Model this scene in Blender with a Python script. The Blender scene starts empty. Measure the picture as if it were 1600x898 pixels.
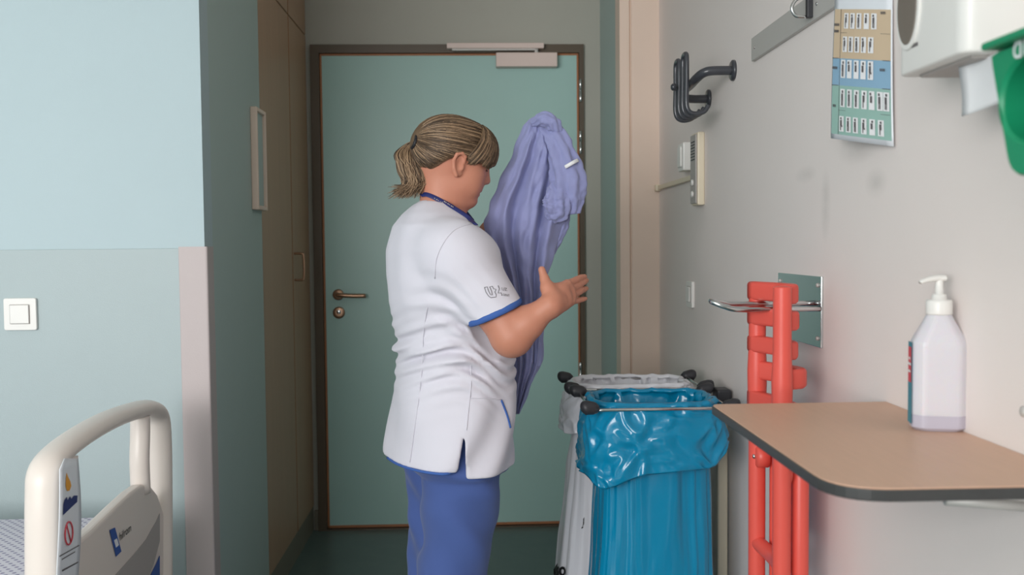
import bpy, bmesh, math, random
import numpy as np
from mathutils import Vector, Matrix, noise
from mathutils.bvhtree import BVHTree

# ------------------------------------------------------------------ camera
SC = bpy.context.scene
COL = SC.collection
FPX, CU, CV = 1500.0, 800.0, 449.0          # focal length in pixels of a 1600 x 898 frame
CAM = Vector((0.0, 0.0, 1.26))
YAW, PITCH, ROLL = math.radians(2.14), math.radians(-2.63), 0.009
_F = Vector((math.sin(YAW) * math.cos(PITCH), math.cos(YAW) * math.cos(PITCH), math.sin(PITCH)))
_R0 = Vector((math.cos(YAW), -math.sin(YAW), 0.0))
_U0 = _R0.cross(_F)
_R = _R0 * math.cos(ROLL) - _U0 * math.sin(ROLL)
_U = _U0 * math.cos(ROLL) + _R0 * math.sin(ROLL)
cam_data = bpy.data.cameras.new('camera')
cam = bpy.data.objects.new('camera', cam_data)
COL.objects.link(cam)
cam.matrix_world = Matrix(((_R.x, _U.x, -_F.x, CAM.x), (_R.y, _U.y, -_F.y, CAM.y), (_R.z, _U.z, -_F.z, CAM.z), (0, 0, 0, 1)))
cam_data.sensor_width = 36.0
cam_data.lens = 36.0 * FPX / 1600.0
cam_data.clip_start = 0.05
cam_data.dof.use_dof = True
cam_data.dof.focus_distance = 2.3
cam_data.dof.aperture_fstop = 5.0
SC.camera = cam

# ------------------------------------------------------------------ world, light, exposure
world = bpy.data.worlds.new('overcast_sky')
SC.world = world
world.use_nodes = True
world.node_tree.nodes['Background'].inputs[0].default_value = (0.75, 0.87, 1.0, 1)
world.node_tree.nodes['Background'].inputs[1].default_value = 0.6


def area_light(name, loc, rot, sx, sy, power, color):
    d = bpy.data.lights.new(name, 'AREA')
    d.shape = 'RECTANGLE'
    d.size, d.size_y, d.energy, d.color = sx, sy, power, color
    o = bpy.data.objects.new(name, d)
    COL.objects.link(o)
    o.location, o.rotation_euler = loc, rot
    return o


# daylight entering by the window behind the photographer, on the bed's side
area_light('window_daylight', (-2.2, -2.12, 1.62), (math.radians(90), 0, 0), 3.0, 1.5, 150, (1.0, 0.985, 0.97))
SC.view_settings.view_transform = 'Standard'
SC.view_settings.look = 'None'
SC.view_settings.gamma = 1.0
SC.view_settings.use_curve_mapping = False
SC.view_settings.exposure = 0.1

# ------------------------------------------------------------------ helpers
random.seed(7)
RNG = np.random.default_rng(5)


def ray(px, py):
    return (_F + _R * ((px - CU) / FPX) - _U * ((py - CV) / FPX))


def at(px, py, Y=None, X=None, Z=None):
    d = ray(px, py)
    if Y is not None:
        t = (Y - CAM.y) / d.y
    elif X is not None:
        t = (X - CAM.x) / d.x
    else:
        t = (Z - CAM.z) / d.z
    return CAM + d * t


def lin(c):
    out = []
    for v in c[:3]:
        v = v / 255.0
        out.append(v / 12.92 if v <= 0.04045 else ((v + 0.055) / 1.055) ** 2.4)
    return (*out, 1.0)


def mat(name, rgb, rough=0.6, metal=0.0, var=0.06, vscale=6.0, bump=0.0, bscale=120.0, spec=0.5, sss=0.0,
        trans=0.0, ior=1.45, coat=0.0, stretch=None, rgb2=None, alpha=1.0, sheen=0.0):
    m = bpy.data.materials.new(name)
    m.use_nodes = True
    nt = m.node_tree
    b = nt.nodes['Principled BSDF']
    b.inputs['Roughness'].default_value = rough
    b.inputs['Metallic'].default_value = metal
    b.inputs['Specular IOR Level'].default_value = spec
    b.inputs['IOR'].default_value = ior
    b.inputs['Transmission Weight'].default_value = trans
    b.inputs['Coat Weight'].default_value = coat
    b.inputs['Alpha'].default_value = alpha
    b.inputs['Sheen Weight'].default_value = sheen
    if sss:
        b.inputs['Subsurface Weight'].default_value = sss
        b.inputs['Subsurface Radius'].default_value = (0.012, 0.005, 0.003)
        b.inputs['Subsurface Scale'].default_value = 0.6
    c = lin(rgb)
    tc = nt.nodes.new('ShaderNodeTexCoord')
    src = tc.outputs['Object']
    if stretch:
        mp = nt.nodes.new('ShaderNodeMapping')
        mp.inputs['Scale'].default_value = stretch
        nt.links.new(src, mp.inputs['Vector'])
        src = mp.outputs['Vector']
    n = nt.nodes.new('ShaderNodeTexNoise')
    n.inputs['Scale'].default_value = vscale
    n.inputs['Detail'].default_value = 4
    nt.links.new(src, n.inputs['Vector'])
    ramp = nt.nodes.new('ShaderNodeMix')
    ramp.data_type = 'RGBA'
    c2 = lin(rgb2) if rgb2 else tuple(min(1, v * (1 + var)) for v in c[:3]) + (1,)
    c1 = c if rgb2 else tuple(v * (1 - var) for v in c[:3]) + (1,)
    ramp.inputs['A'].default_value = c1
    ramp.inputs['B'].default_value = c2
    nt.links.new(n.outputs['Fac'], ramp.inputs['Factor'])
    nt.links.new(ramp.outputs['Result'], b.inputs['Base Color'])
    if bump:
        n2 = nt.nodes.new('ShaderNodeTexNoise')
        n2.inputs['Scale'].default_value = bscale
        n2.inputs['Detail'].default_value = 3
        nt.links.new(src, n2.inputs['Vector'])
        bp = nt.nodes.new('ShaderNodeBump')
        bp.inputs['Strength'].default_value = bump
        bp.inputs['Distance'].default_value = 0.002
        nt.links.new(n2.outputs['Fac'], bp.inputs['Height'])
        nt.links.new(bp.outputs['Normal'], b.inputs['Normal'])
    return m


def mesh_obj(name, verts, faces, m=None, parent=None, smooth=True, mi=None):
    me = bpy.data.meshes.new(name)
    me.from_pydata([tuple(v) for v in verts], [], [tuple(f) for f in faces])
    return link(name, me, m, parent, smooth, mi)


def link(name, me, m=None, parent=None, smooth=True, mi=None):
    if m is not None:
        for x in (m if isinstance(m, (list, tuple)) else [m]):
            me.materials.append(x)
    if mi is not None:
        me.polygons.foreach_set('material_index', mi)
    if smooth:
        me.polygons.foreach_set('use_smooth', [True] * len(me.polygons))
    me.update()
    o = bpy.data.objects.new(name, me)
    COL.objects.link(o)
    if parent is not None:
        o.parent = parent
        o.matrix_parent_inverse = parent.matrix_basis.inverted()
    return o


def bm_obj(name, bm, m, parent=None, smooth=False):
    me = bpy.data.meshes.new(name)
    bmesh.ops.recalc_face_normals(bm, faces=bm.faces[:])
    bm.to_mesh(me)
    bm.free()
    return link(name, me, m, parent, smooth)


def tag(o, label, cat, group=None):
    o['label'] = label
    o['category'] = cat
    if group:
        o['group'] = group
    return o


def struct(o):
    o['kind'] = 'structure'
    return o


def thing(name, loc, label, cat, group=None):
    o = bpy.data.objects.new(name, None)
    o.empty_display_size = 0.05
    COL.objects.link(o)
    o.location = loc
    return tag(o, label, cat, group)


def box_bm(lo, hi, bev=0.0, seg=2, bm=None):
    own = bm is None
    b = bmesh.new()
    bmesh.ops.create_cube(b, size=1.0)
    c = [(lo[i] + hi[i]) / 2 for i in range(3)]
    s = [abs(hi[i] - lo[i]) for i in range(3)]
    for v in b.verts:
        v.co = Vector((c[0] + v.co.x * s[0], c[1] + v.co.y * s[1], c[2] + v.co.z * s[2]))
    if bev > 0:
        bmesh.ops.bevel(b, geom=b.edges[:], offset=min(bev, min(s) * 0.49), segments=seg, affect='EDGES', profile=0.5)
    if own:
        return b
    me = bpy.data.meshes.new('t')
    b.to_mesh(me)
    b.free()
    bm.from_mesh(me)
    bpy.data.meshes.remove(me)
    return bm


def box(name, lo, hi, m, parent=None, bev=0.0, seg=2, smooth=False):
    return bm_obj(name, box_bm(lo, hi, bev, seg), m, parent, smooth)


def catmull(pts, n):
    P = [np.array(p, float) for p in pts]
    P = [2 * P[0] - P[1]] + P + [2 * P[-1] - P[-2]]
    out = []
    for i in range(1, len(P) - 2):
        for k in range(n):
            t = k / n
            a, b, c, d = P[i - 1], P[i], P[i + 1], P[i + 2]
            out.append(0.5 * (2 * b + (c - a) * t + (2 * a - 5 * b + 4 * c - d) * t * t + (3 * b - a - 3 * c + d) * t ** 3))
    out.append(P[-2])
    return np.array(out)


def tube_data(pts, rad, seg=12, closed=False, flat=None, ref=None):
    """pts Nx3, rad scalar / N; flat = (wide direction vector, factor) gives an oval section"""
    P = np.array([tuple(p) for p in pts], float)
    n = len(P)
    r = np.full(n, rad) if np.isscalar(rad) else np.array(rad, float)
    if closed:
        T = np.roll(P, -1, 0) - np.roll(P, 1, 0)
    else:
        T = np.gradient(P, axis=0)
    T /= np.linalg.norm(T, axis=1)[:, None] + 1e-12
    N = np.zeros_like(P)
    if ref is not None:
        rf = np.array(ref, float)
        N = rf[None] - (T @ rf)[:, None] * T
        N /= np.linalg.norm(N, axis=1)[:, None] + 1e-9
    else:
        a = np.array([0, 0, 1.0]) if abs(T[0][2]) < 0.9 else np.array([1.0, 0, 0])
        v = a - T[0] * (a @ T[0])
        v /= np.linalg.norm(v)
        for i in range(n):
            v = v - T[i] * (v @ T[i])
            v /= np.linalg.norm(v) + 1e-12
            N[i] = v
    B = np.cross(T, N)
    ft = 1.0 if flat is None else flat
    ang = np.linspace(0, 2 * math.pi, seg, endpoint=False)
    V = (P[:, None] + r[:, None, None] * (np.cos(ang)[None, :, None] * N[:, None] * ft + np.sin(ang)[None, :, None] * B[:, None]))
    V = V.reshape(-1, 3)
    Fc = []
    for i in range(n if closed else n - 1):
        j = (i + 1) % n
        for k in range(seg):
            l = (k + 1) % seg
            Fc.append((i * seg + k, i * seg + l, j * seg + l, j * seg + k))
    if not closed:
        Fc.append(tuple(range(seg))[::-1])
        Fc.append(tuple((n - 1) * seg + k for k in range(seg)))
    return V, Fc


def tube(name, pts, rad, m, parent=None, seg=12, closed=False, flat=None, ref=None):
    V, Fc = tube_data(pts, rad, seg, closed, flat, ref)
    return mesh_obj(name, V, Fc, m, parent)


def multi(name, datas, m, parent=None, mi=None, smooth=True):
    V, Fc, M, off = [], [], [], 0
    for i, (v, f) in enumerate(datas):
        V.extend(v)
        Fc.extend([tuple(a + off for a in q) for q in f])
        if mi is not None:
            M.extend([mi[i]] * len(f))
        off += len(v)
    return mesh_obj(name, V, Fc, m, parent, smooth, M if mi is not None else None)


def lathe(name, prof, center, axis, m, parent=None, seg=24):
    """prof: list of (r, h) along axis"""
    ax = Vector(axis).normalized()
    n = ax.orthogonal().normalized()
    b = ax.cross(n)
    V, Fc = [], []
    c = Vector(center)
    for (r, h) in prof:
        for k in range(seg):
            a = 2 * math.pi * k / seg
            V.append(c + ax * h + (n * math.cos(a) + b * math.sin(a)) * r)
    for i in range(len(prof) - 1):
        for k in range(seg):
            l = (k + 1) % seg
            Fc.append((i * seg + k, i * seg + l, (i + 1) * seg + l, (i + 1) * seg + k))
    Fc.append(tuple(range(seg))[::-1])
    Fc.append(tuple((len(prof) - 1) * seg + k for k in range(seg)))
    o = mesh_obj(name, V, Fc, m, parent)
    return o


def prism(name, poly, d, m, parent=None, bev=0.0, seg=2, smooth=False):
    """poly: 3D outline points, d: extrusion vector"""
    bm = bmesh.new()
    vs = [bm.verts.new(p) for p in poly]
    f = bm.faces.new(vs)
    r = bmesh.ops.extrude_face_region(bm, geom=[f])
    for v in [e for e in r['geom'] if isinstance(e, bmesh.types.BMVert)]:
        v.co += Vector(d)
    if bev > 0:
        bm.normal_update()
        es = [e for e in bm.edges if len(e.link_faces) == 2 and e.calc_face_angle(0) > 0.6]
        bmesh.ops.bevel(bm, geom=es, offset=bev, segments=seg, affect='EDGES', profile=0.5)
    return bm_obj(name, bm, m, parent, smooth)


def round_poly(pts, rads, n=6):
    """2D polygon with rounded corners"""
    out = []
    N = len(pts)
    for i in range(N):
        p, a, b = np.array(pts[i], float), np.array(pts[i - 1], float), np.array(pts[(i + 1) % N], float)
        r = rads[i] if not np.isscalar(rads) else rads
        if r <= 0:
            out.append(tuple(p))
            continue
        da, db = a - p, b - p
        la, lb = np.linalg.norm(da), np.linalg.norm(db)
        q = min(r, la * 0.48, lb * 0.48)
        s, e = p + da / la * q, p + db / lb * q
        for k in range(n + 1):
            t = k / n
            out.append(tuple((1 - t) ** 2 * s + 2 * t * (1 - t) * p + t * t * e))
    return out


def text_mesh(s, size, outline=0.0, bold=0.0):
    cu = bpy.data.curves.new('txt', 'FONT')
    cu.body = s
    cu.size = size
    cu.resolution_u = 3
    cu.offset = bold
    if outline:
        cu.fill_mode = 'NONE'
        cu.bevel_depth = outline
        cu.bevel_resolution = 0
    o = bpy.data.objects.new('txt', cu)
    COL.objects.link(o)
    dg = bpy.context.evaluated_depsgraph_get()
    me = bpy.data.meshes.new_from_object(o.evaluated_get(dg))
    vs = [v.co.copy() for v in me.vertices]
    fs = [tuple(p.vertices) for p in me.polygons]
    COL.objects.unlink(o)
    bpy.data.objects.remove(o)
    bpy.data.curves.remove(cu)
    bpy.data.meshes.remove(me)
    return vs, fs


def lettering(name, s, size, mapper, m, parent, outline=0.0, bold=0.0):
    vs, fs = text_mesh(s, size, outline, bold)
    return mesh_obj(name, [mapper(v.x, v.y) for v in vs], fs, m, parent, smooth=False)


def plane_map(o, u, v, n=(0, 0, 0)):
    o, u, v, n = Vector(o), Vector(u), Vector(v), Vector(n)
    return lambda x, y: o + u * x + v * y + n


def bvh_of(o):
    me = o.data
    return BVHTree.FromPolygons([o.matrix_basis @ v.co for v in me.vertices] if o.parent is None else [v.co.copy() for v in me.vertices],
                                [tuple(p.vertices) for p in me.polygons])


def on_surface(bvh, px, py, lift=0.001):
    d = ray(px, py).normalized()
    loc, nor, _, _ = bvh.ray_cast(CAM, d)
    if loc is None:
        loc, nor, _, _ = bvh.find_nearest(at(px, py, Y=2.15))
    if nor.dot(d) > 0:
        nor = -nor
    return loc + nor * lift


# ---- signed-distance modelling with surface nets
class Field:
    def __init__(self, lo, hi, h):
        self.h = h
        self.lo = np.array(lo, float)
        n = np.ceil((np.array(hi) - self.lo) / h).astype(int) + 1
        self.n = n
        self.ax = [(self.lo[i] + h * np.arange(n[i])).astype(np.float32) for i in range(3)]
        self.d = np.full(tuple(n), 1.0, np.float32)

    def sl(self, lo, hi):
        s = []
        for i in range(3):
            a = int(max(0, math.floor((lo[i] - self.lo[i]) / self.h)))
            b = int(min(self.n[i], math.ceil((hi[i] - self.lo[i]) / self.h) + 1))
            s.append(slice(a, max(a, b)))
        return tuple(s)

    def pts(self, s):
        return (self.ax[0][s[0]][:, None, None], self.ax[1][s[1]][None, :, None], self.ax[2][s[2]][None, None, :])

    def add(self, fn, lo, hi, k=0.01):
        s = self.sl(np.array(lo) - k - 3 * self.h, np.array(hi) + k + 3 * self.h)
        a, b = self.d[s], fn(*self.pts(s))
        if a.size == 0:
            return
        h = np.clip(0.5 + 0.5 * (a - b) / k, 0, 1)
        self.d[s] = a * (1 - h) + b * h - k * h * (1 - h)

    def sub(self, fn, lo, hi, k=0.004):
        s = self.sl(np.array(lo) - k - 3 * self.h, np.array(hi) + k + 3 * self.h)
        a, b = self.d[s], -fn(*self.pts(s))
        if a.size == 0:
            return
        h = np.clip(0.5 - 0.5 * (a - b) / k, 0, 1)
        self.d[s] = a * (1 - h) + b * h + k * h * (1 - h)

    def capsule(self, a, b, ra, rb, k=0.01, sub=False):
        a, b = np.array(a, float), np.array(b, float)
        ab = b - a
        l2 = float(ab @ ab) + 1e-12

        def fn(x, y, z):
            px, py, pz = x - a[0], y - a[1], z - a[2]
            t = np.clip((px * ab[0] + py * ab[1] + pz * ab[2]) / l2, 0, 1)
            return np.sqrt((px - t * ab[0]) ** 2 + (py - t * ab[1]) ** 2 + (pz - t * ab[2]) ** 2) - (ra + (rb - ra) * t)
        r = max(ra, rb)
        (self.sub if sub else self.add)(fn, np.minimum(a, b) - r, np.maximum(a, b) + r, k)

    def ellip(self, c, r, axes=None, k=0.01, sub=False):
        c = np.array(c, float)
        A = np.eye(3) if axes is None else np.array([tuple(v) for v in axes], float)
        R = max(r)

        def fn(x, y, z):
            px, py, pz = x - c[0], y - c[1], z - c[2]
            q = [px * A[i][0] + py * A[i][1] + pz * A[i][2] for i in range(3)]
            k0 = np.sqrt(sum((q[i] / r[i]) ** 2 for i in range(3)))
            k1 = np.sqrt(sum((q[i] / r[i] ** 2) ** 2 for i in range(3))) + 1e-9
            return k0 * (k0 - 1) / k1
        (self.sub if sub else self.add)(fn, c - R, c + R, k)

    def mesh(self):
        d = self.d
        s = d < 0
        n = self.n
        cs = np.zeros(tuple(n - 1), np.int8)
        for i in (0, 1):
            for j in (0, 1):
                for k in (0, 1):
                    cs += s[i:n[0] - 1 + i, j:n[1] - 1 + j, k:n[2] - 1 + k]
        act = np.argwhere((cs > 0) & (cs < 8))
        idx = -np.ones(tuple(n - 1), np.int64)
        idx[act[:, 0], act[:, 1], act[:, 2]] = np.arange(len(act))
        acc = np.zeros((len(act), 3))
        cnt = np.zeros(len(act))
        cor = [(i, j, k) for i in (0, 1) for j in (0, 1) for k in (0, 1)]
        for a in cor:
            for ax in range(3):
                if a[ax] == 1:
                    continue
                b = list(a)
                b[ax] = 1
                va = d[act[:, 0] + a[0], act[:, 1] + a[1], act[:, 2] + a[2]]
                vb = d[act[:, 0] + b[0], act[:, 1] + b[1], act[:, 2] + b[2]]
                m = (va < 0) != (vb < 0)
                t = np.where(m, va / (va - vb + 1e-20), 0)
                p = np.tile(np.array(a, float), (len(act), 1))
                p[:, ax] = t
                acc += p * m[:, None]
                cnt += m
        V = self.lo + self.h * (act + acc / np.maximum(cnt, 1)[:, None])
        Q = []
        for ax in range(3):
            u, v = (ax + 1) % 3, (ax + 2) % 3
            a = [slice(0, n[i]) for i in range(3)]
            b = list(a)
            a[ax], b[ax] = slice(0, n[ax] - 1), slice(1, n[ax])
            e = np.argwhere(s[tuple(a)] != s[tuple(b)])
            ok = (e[:, u] > 0) & (e[:, v] > 0) & (e[:, u] < n[u] - 1) & (e[:, v] < n[v] - 1)
            e = e[ok]
            du, dv = np.eye(3, dtype=int)[u], np.eye(3, dtype=int)[v]
            q = [e - du - dv, e - dv, e, e - du]
            ids = np.stack([idx[w[:, 0], w[:, 1], w[:, 2]] for w in q], 1)
            inside = s[e[:, 0], e[:, 1], e[:, 2]]
            ids[~inside] = ids[~inside][:, ::-1]
            Q.append(ids)
        Q = np.concatenate(Q)
        Q = Q[(Q >= 0).all(1)]
        return V, Q


def relax(V, Q, it=2, f=0.5):
    V = V.copy()
    for _ in range(it):
        S = np.zeros_like(V)
        c = np.zeros(len(V))
        for i in range(4):
            a, b = Q[:, i], Q[:, (i + 1) % 4]
            np.add.at(S, a, V[b])
            np.add.at(c, a, 1)
            np.add.at(S, b, V[a])
            np.add.at(c, b, 1)
        V += f * (S / np.maximum(c, 1)[:, None] - V)
    return V


def folds(x, y, z, seed, n=7, freq=30.0):
    r = np.random.default_rng(seed)
    out = 0
    for i in range(n):
        k = r.normal(size=3)
        k *= freq * (0.5 + 1.2 * r.random()) / np.linalg.norm(k)
        out = out + np.sin(k[0] * x + k[1] * y + k[2] * z + r.random() * 6.28 + 0.8 * np.sin(9 * x + 13 * z + i))
    return out / n


# ------------------------------------------------------------------ materials
M = {}
M['wall_blue'] = mat('pale_blue_wall_paint', (176, 194, 199), 0.55, var=0.02, bump=0.10, bscale=380)
M['wall_panel'] = mat('grey_green_wall_sheet', (167, 181, 183), 0.45, var=0.02, bump=0.15, bscale=420)
M['wall_green'] = mat('sea_green_wall_paint', (174, 192, 188), 0.6, var=0.02, bump=0.10, bscale=380)
M['wall_entry'] = mat('warm_grey_green_paint', (176, 175, 165), 0.6, var=0.02, bump=0.10, bscale=380)
M['wall_white'] = mat('warm_grey_wall_paint', (234, 225, 221), 0.55, var=0.015, bump=0.14, bscale=300)
M['ceiling'] = mat('white_ceiling', (238, 236, 232), 0.8, var=0.02)
M['floor'] = mat('dark_green_linoleum', (84, 104, 102), 0.28, var=0.12, vscale=14, rgb2=(98, 118, 114), bump=0.03)
M['trim_beige'] = mat('beige_painted_trim', (228, 206, 190), 0.5, var=0.03)
M['guard'] = mat('rosy_plastic_guard', (190, 178, 177), 0.5, var=0.02, bump=0.1, bscale=300)
M['door'] = mat('teal_door_laminate', (166, 201, 195), 0.36, var=0.02, bump=0.05, bscale=260)
M['frame_brown'] = mat('dark_brown_frame_paint', (92, 80, 66), 0.4, var=0.06)
M['edge_wood'] = mat('reddish_wood_edging', (168, 112, 76), 0.5, var=0.15, vscale=20, stretch=(1, 1, 0.1))
M['wardrobe'] = mat('olive_brown_laminate', (178, 146, 118), 0.42, var=0.10, vscale=24, stretch=(1, 1, 0.08))
M['plinth'] = mat('grey_plinth', (128, 122, 108), 0.5)
M['alu'] = mat('brushed_aluminium', (196, 193, 189), 0.5, metal=0.25, var=0.03)
M['steel'] = mat('polished_steel', (205, 205, 205), 0.16, metal=1.0, var=0.02)
M['mirror_plate'] = mat('mirror_steel_plate', (200, 205, 206), 0.09, metal=1.0, var=0.02)
M['bronze'] = mat('bronzed_metal', (176, 140, 116), 0.32, metal=0.9, var=0.04)
M['closer'] = mat('pinkish_grey_enamel', (226, 206, 198), 0.45, var=0.02)
M['white_plastic'] = mat('white_plastic', (232, 230, 226), 0.35, var=0.01)
M['cream_plastic'] = mat('cream_plastic', (226, 214, 190), 0.4, var=0.02)
M['black_plastic'] = mat('charcoal_plastic', (52, 52, 56), 0.42, var=0.05)
M['charcoal_coat'] = mat('charcoal_powder_coat', (62, 64, 70), 0.30, var=0.03, coat=0.3)
M['bed_plastic'] = mat('ivory_bed_plastic', (226, 216, 208), 0.33, var=0.01)
M['bed_grey'] = mat('grey_bed_plastic', (172, 166, 162), 0.45, var=0.01)
M['blue_print'] = mat('blue_print', (54, 88, 160), 0.5, var=0.02)
M['navy_print'] = mat('navy_print', (46, 56, 110), 0.5, var=0.02)
M['grey_print'] = mat('grey_print', (96, 92, 94), 0.6, var=0.02)
M['black_print'] = mat('black_print', (26, 26, 30), 0.5, var=0.02)
M['red_print'] = mat('red_print', (206, 70, 84), 0.5, var=0.02)
M['orange_print'] = mat('orange_print', (226, 160, 60), 0.5, var=0.02)
M['white_print'] = mat('white_print', (236, 236, 238), 0.5, var=0.01)
M['card'] = mat('glossy_white_card', (226, 230, 236), 0.3, var=0.01)
M['red_chair'] = mat('coral_red_plastic', (230, 92, 80), 0.36, var=0.03, bump=0.03, bscale=500)
M['shelf_top'] = mat('beech_laminate', (214, 174, 148), 0.42, var=0.06, vscale=10, stretch=(14, 1.2, 1), bump=0.02)
M['shelf_edge'] = mat('charcoal_edge_band', (62, 62, 62), 0.4, var=0.15, vscale=60)
M['blue_bag'] = mat('blue_plastic_film', (10, 134, 176), 0.17, var=0.06, vscale=5, bump=0.18, bscale=30, spec=0.7)
M['white_bag'] = mat('white_plastic_film', (222, 222, 228), 0.26, var=0.02, bump=0.2, bscale=34)
M['green_box'] = mat('green_plastic', (24, 140, 98), 0.42, var=0.02)
M['green_glove'] = mat('bright_green_rubber', (20, 176, 100), 0.5, var=0.05)
M['tunic'] = mat('white_cotton', (216, 213, 223), 0.85, var=0.015, bump=0.12, bscale=700, sheen=0.2)
M['trousers'] = mat('blue_cotton', (68, 90, 150), 0.85, var=0.05, bump=0.15, bscale=600, sheen=0.2)
M['trim_blue'] = mat('blue_piping', (62, 98, 168), 0.8, var=0.04)
M['lanyard'] = mat('navy_ribbon', (36, 46, 104), 0.55, var=0.1)
M['skin'] = mat('skin', (198, 134, 110), 0.5, var=0.05, vscale=14, sss=0.12, bump=0.06, bscale=240)
M['lip'] = mat('lip', (186, 108, 100), 0.45, var=0.04)
M['hair_dark'] = mat('brown_hair', (72, 56, 42), 0.5, var=0.1)
M['hair_mid'] = mat('dark_blonde_hair', (106, 84, 63), 0.5, var=0.1)
M['hair_light'] = mat('blonde_hair', (160, 132, 104), 0.42, var=0.1)
M['gown'] = mat('lilac_cotton', (142, 146, 190), 0.8, var=0.03, bump=0.12, bscale=600, sheen=0.25)
M['shoe'] = mat('white_shoe_leather', (225, 225, 228), 0.45)
# ------------------------------------------------------------------ the room
XR, XE, YD, YL, YT = 0.70, -0.725, 4.23, 2.60, 3.67     # right wall, entry side wall, door wall, left facing wall, right return
XB, YB, ZC = -4.2, -2.2, 2.62
XN = 0.553                                              # niche side beside the door
struct(box('floor', (XB - 0.1, YB - 0.1, -0.1), (XR + 0.15, YD + 0.12, 0.0), M['floor']))
struct(box('ceiling', (XB - 0.1, YB - 0.1, ZC), (XR + 0.15, YD + 0.12, ZC + 0.1), M['ceiling']))
wr = struct(box('wall_right', (XR, YB, 0), (XR + 0.12, YT + 0.001, ZC), M['wall_white']))
wl = struct(box('wall_left', (XB, YL, 0), (XE, YL + 0.08, ZC), M['wall_blue']))
we = struct(box('wall_entry', (XE - 0.10, YL + 0.08, 0), (XE, 3.30, ZC), M['wall_green']))
struct(box('wall_bed', (XB - 0.1, YB, 0), (XB, YL + 0.08, ZC), M['wall_blue']))
# door wall with its opening
bm = bmesh.new()
DX0, DX1 = at(491, 400, Y=YD).x, at(912.5, 300, Y=YD).x
DZ1 = at(700, 70.5, Y=YD).z
box_bm((DX1, YD, 0), (XN + 0.15, YD + 0.1, ZC), bm=bm)
box_bm((XE - 0.5, YD, 0), (DX0, YD + 0.1, ZC), bm=bm)
box_bm((DX0, YD, DZ1), (DX1, YD + 0.1, ZC), bm=bm)
struct(bm_obj('wall_back', bm, M['wall_entry']))
struct(box('wall_niche', (XN, YT + 0.06, 0), (XN + 0.15, YD, ZC), M['wall_green']))
# wall behind the photographer, with the window
bm = bmesh.new()
WX0, WX1, WZ0, WZ1 = -3.75, -0.65, 0.8, 2.45
box_bm((XB, YB - 0.1, 0), (WX0, YB, ZC), bm=bm)
box_bm((WX1, YB - 0.1, 0), (XR + 0.12, YB, ZC), bm=bm)
box_bm((WX0, YB - 0.1, 0), (WX1, YB, WZ0), bm=bm)
box_bm((WX0, YB - 0.1, WZ1), (WX1, YB, ZC), bm=bm)
struct(bm_obj('wall_window', bm, M['wall_blue']))
bm = bmesh.new()
for x in (WX0, (WX0 + WX1) / 2 - 0.025, WX1 - 0.05):
    box_bm((x, YB - 0.07, WZ0), (x + 0.05, YB - 0.02, WZ1), 0.004, bm=bm)
for z in (WZ0, WZ1 - 0.05):
    box_bm((WX0, YB - 0.07, z), (WX1, YB - 0.02, z + 0.05), 0.004, bm=bm)
struct(bm_obj('window_1', bm, M['white_plastic']))

# wall sheet and corner guard on the left
zt = at(150, 389, Y=YL).z
box('wall_sheet', (XB + 0.01, YL - 0.004, 0.0), (at(286, 600, Y=YL).x, YL, zt), M['wall_panel'], wl, 0.0015)
gx = at(285, 600, Y=YL).x
bm = bmesh.new()
pl = [(gx, YL), (gx, YL - 0.008), (XE + 0.009, YL - 0.008), (XE + 0.009, YL + 0.055), (XE, YL + 0.055), (XE, YL)]
pl = round_poly(pl, [0, 0.003, 0.006, 0.003, 0, 0], 3)
struct(prism('trim_1', [Vector((x, y, 0.0)) for x, y in pl], (0, 0, zt + 0.004), M['guard']))
# pale pilaster at the end of the right wall
bx0, bx1 = at(969, 300, Y=YT - 0.03).x, at(1029, 300, Y=YT - 0.03).x
bm = bmesh.new()
prof = [(bx0, YT + 0.08), (bx0, YT - 0.03), (bx0 + 0.036, YT - 0.03), (bx0 + 0.041, YT - 0.022), (bx0 + 0.046, YT - 0.03),
        (XR, YT - 0.03), (XR, YT + 0.08)]
struct(prism('trim_2', [Vector((x, y, 0.0)) for x, y in prof], (0, 0, ZC), M['trim_beige']))
struct(box('baseboard_right', (XR - 0.012, YB, 0), (XR, YT - 0.03, 0.09), M['plinth'], bev=0.003))
struct(box('baseboard_back', (XE, YD - 0.012, 0), (DX0, YD, 0.09), M['plinth'], bev=0.003))

# ------------------------------------------------------------------ door
door = bpy.data.objects.new('door_1', None)
COL.objects.link(door)
door.location = ((DX0 + DX1) / 2, YD, 0)
struct(door)
lx0, lx1 = at(506, 400, Y=YD).x, at(904, 300, Y=YD).x
lz1, lz0 = at(700, 85, Y=YD).z, at(700, 828, Y=YD).z
lz0 = max(lz0, 0.008)
bm = bmesh.new()
box_bm((DX0, YD - 0.018, 0), (lx0 - 0.004, YD + 0.08, lz1 + 0.004), 0.0, bm=bm)
box_bm((lx1 + 0.004, YD - 0.018, 0), (DX1, YD + 0.08, lz1 + 0.004), 0.0, bm=bm)
box_bm((DX0, YD - 0.018, lz1 + 0.004), (DX1, YD + 0.08, DZ1), 0.0, bm=bm)
bm_obj('door_frame', bm, M['frame_brown'], door)
bm = bmesh.new()
e = 0.012
box_bm((lx0 - 0.003, YD - 0.006, lz0), (lx0 + e * 0.5, YD + 0.04, lz1), 0.002, bm=bm)
box_bm((lx1 - e * 0.5, YD - 0.006, lz0), (lx1 + 0.003, YD + 0.04, lz1), 0.002, bm=bm)
box_bm((lx0 - 0.003, YD - 0.006, lz1 - e * 0.5), (lx1 + 0.003, YD + 0.04, lz1 + 0.003), 0.002, bm=bm)
box_bm((lx0 - 0.003, YD - 0.006, lz0), (lx1 + 0.003, YD + 0.04, lz0 + 0.012), 0.002, bm=bm)
bm_obj('leaf_edging', bm, M['edge_wood'], door)
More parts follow.
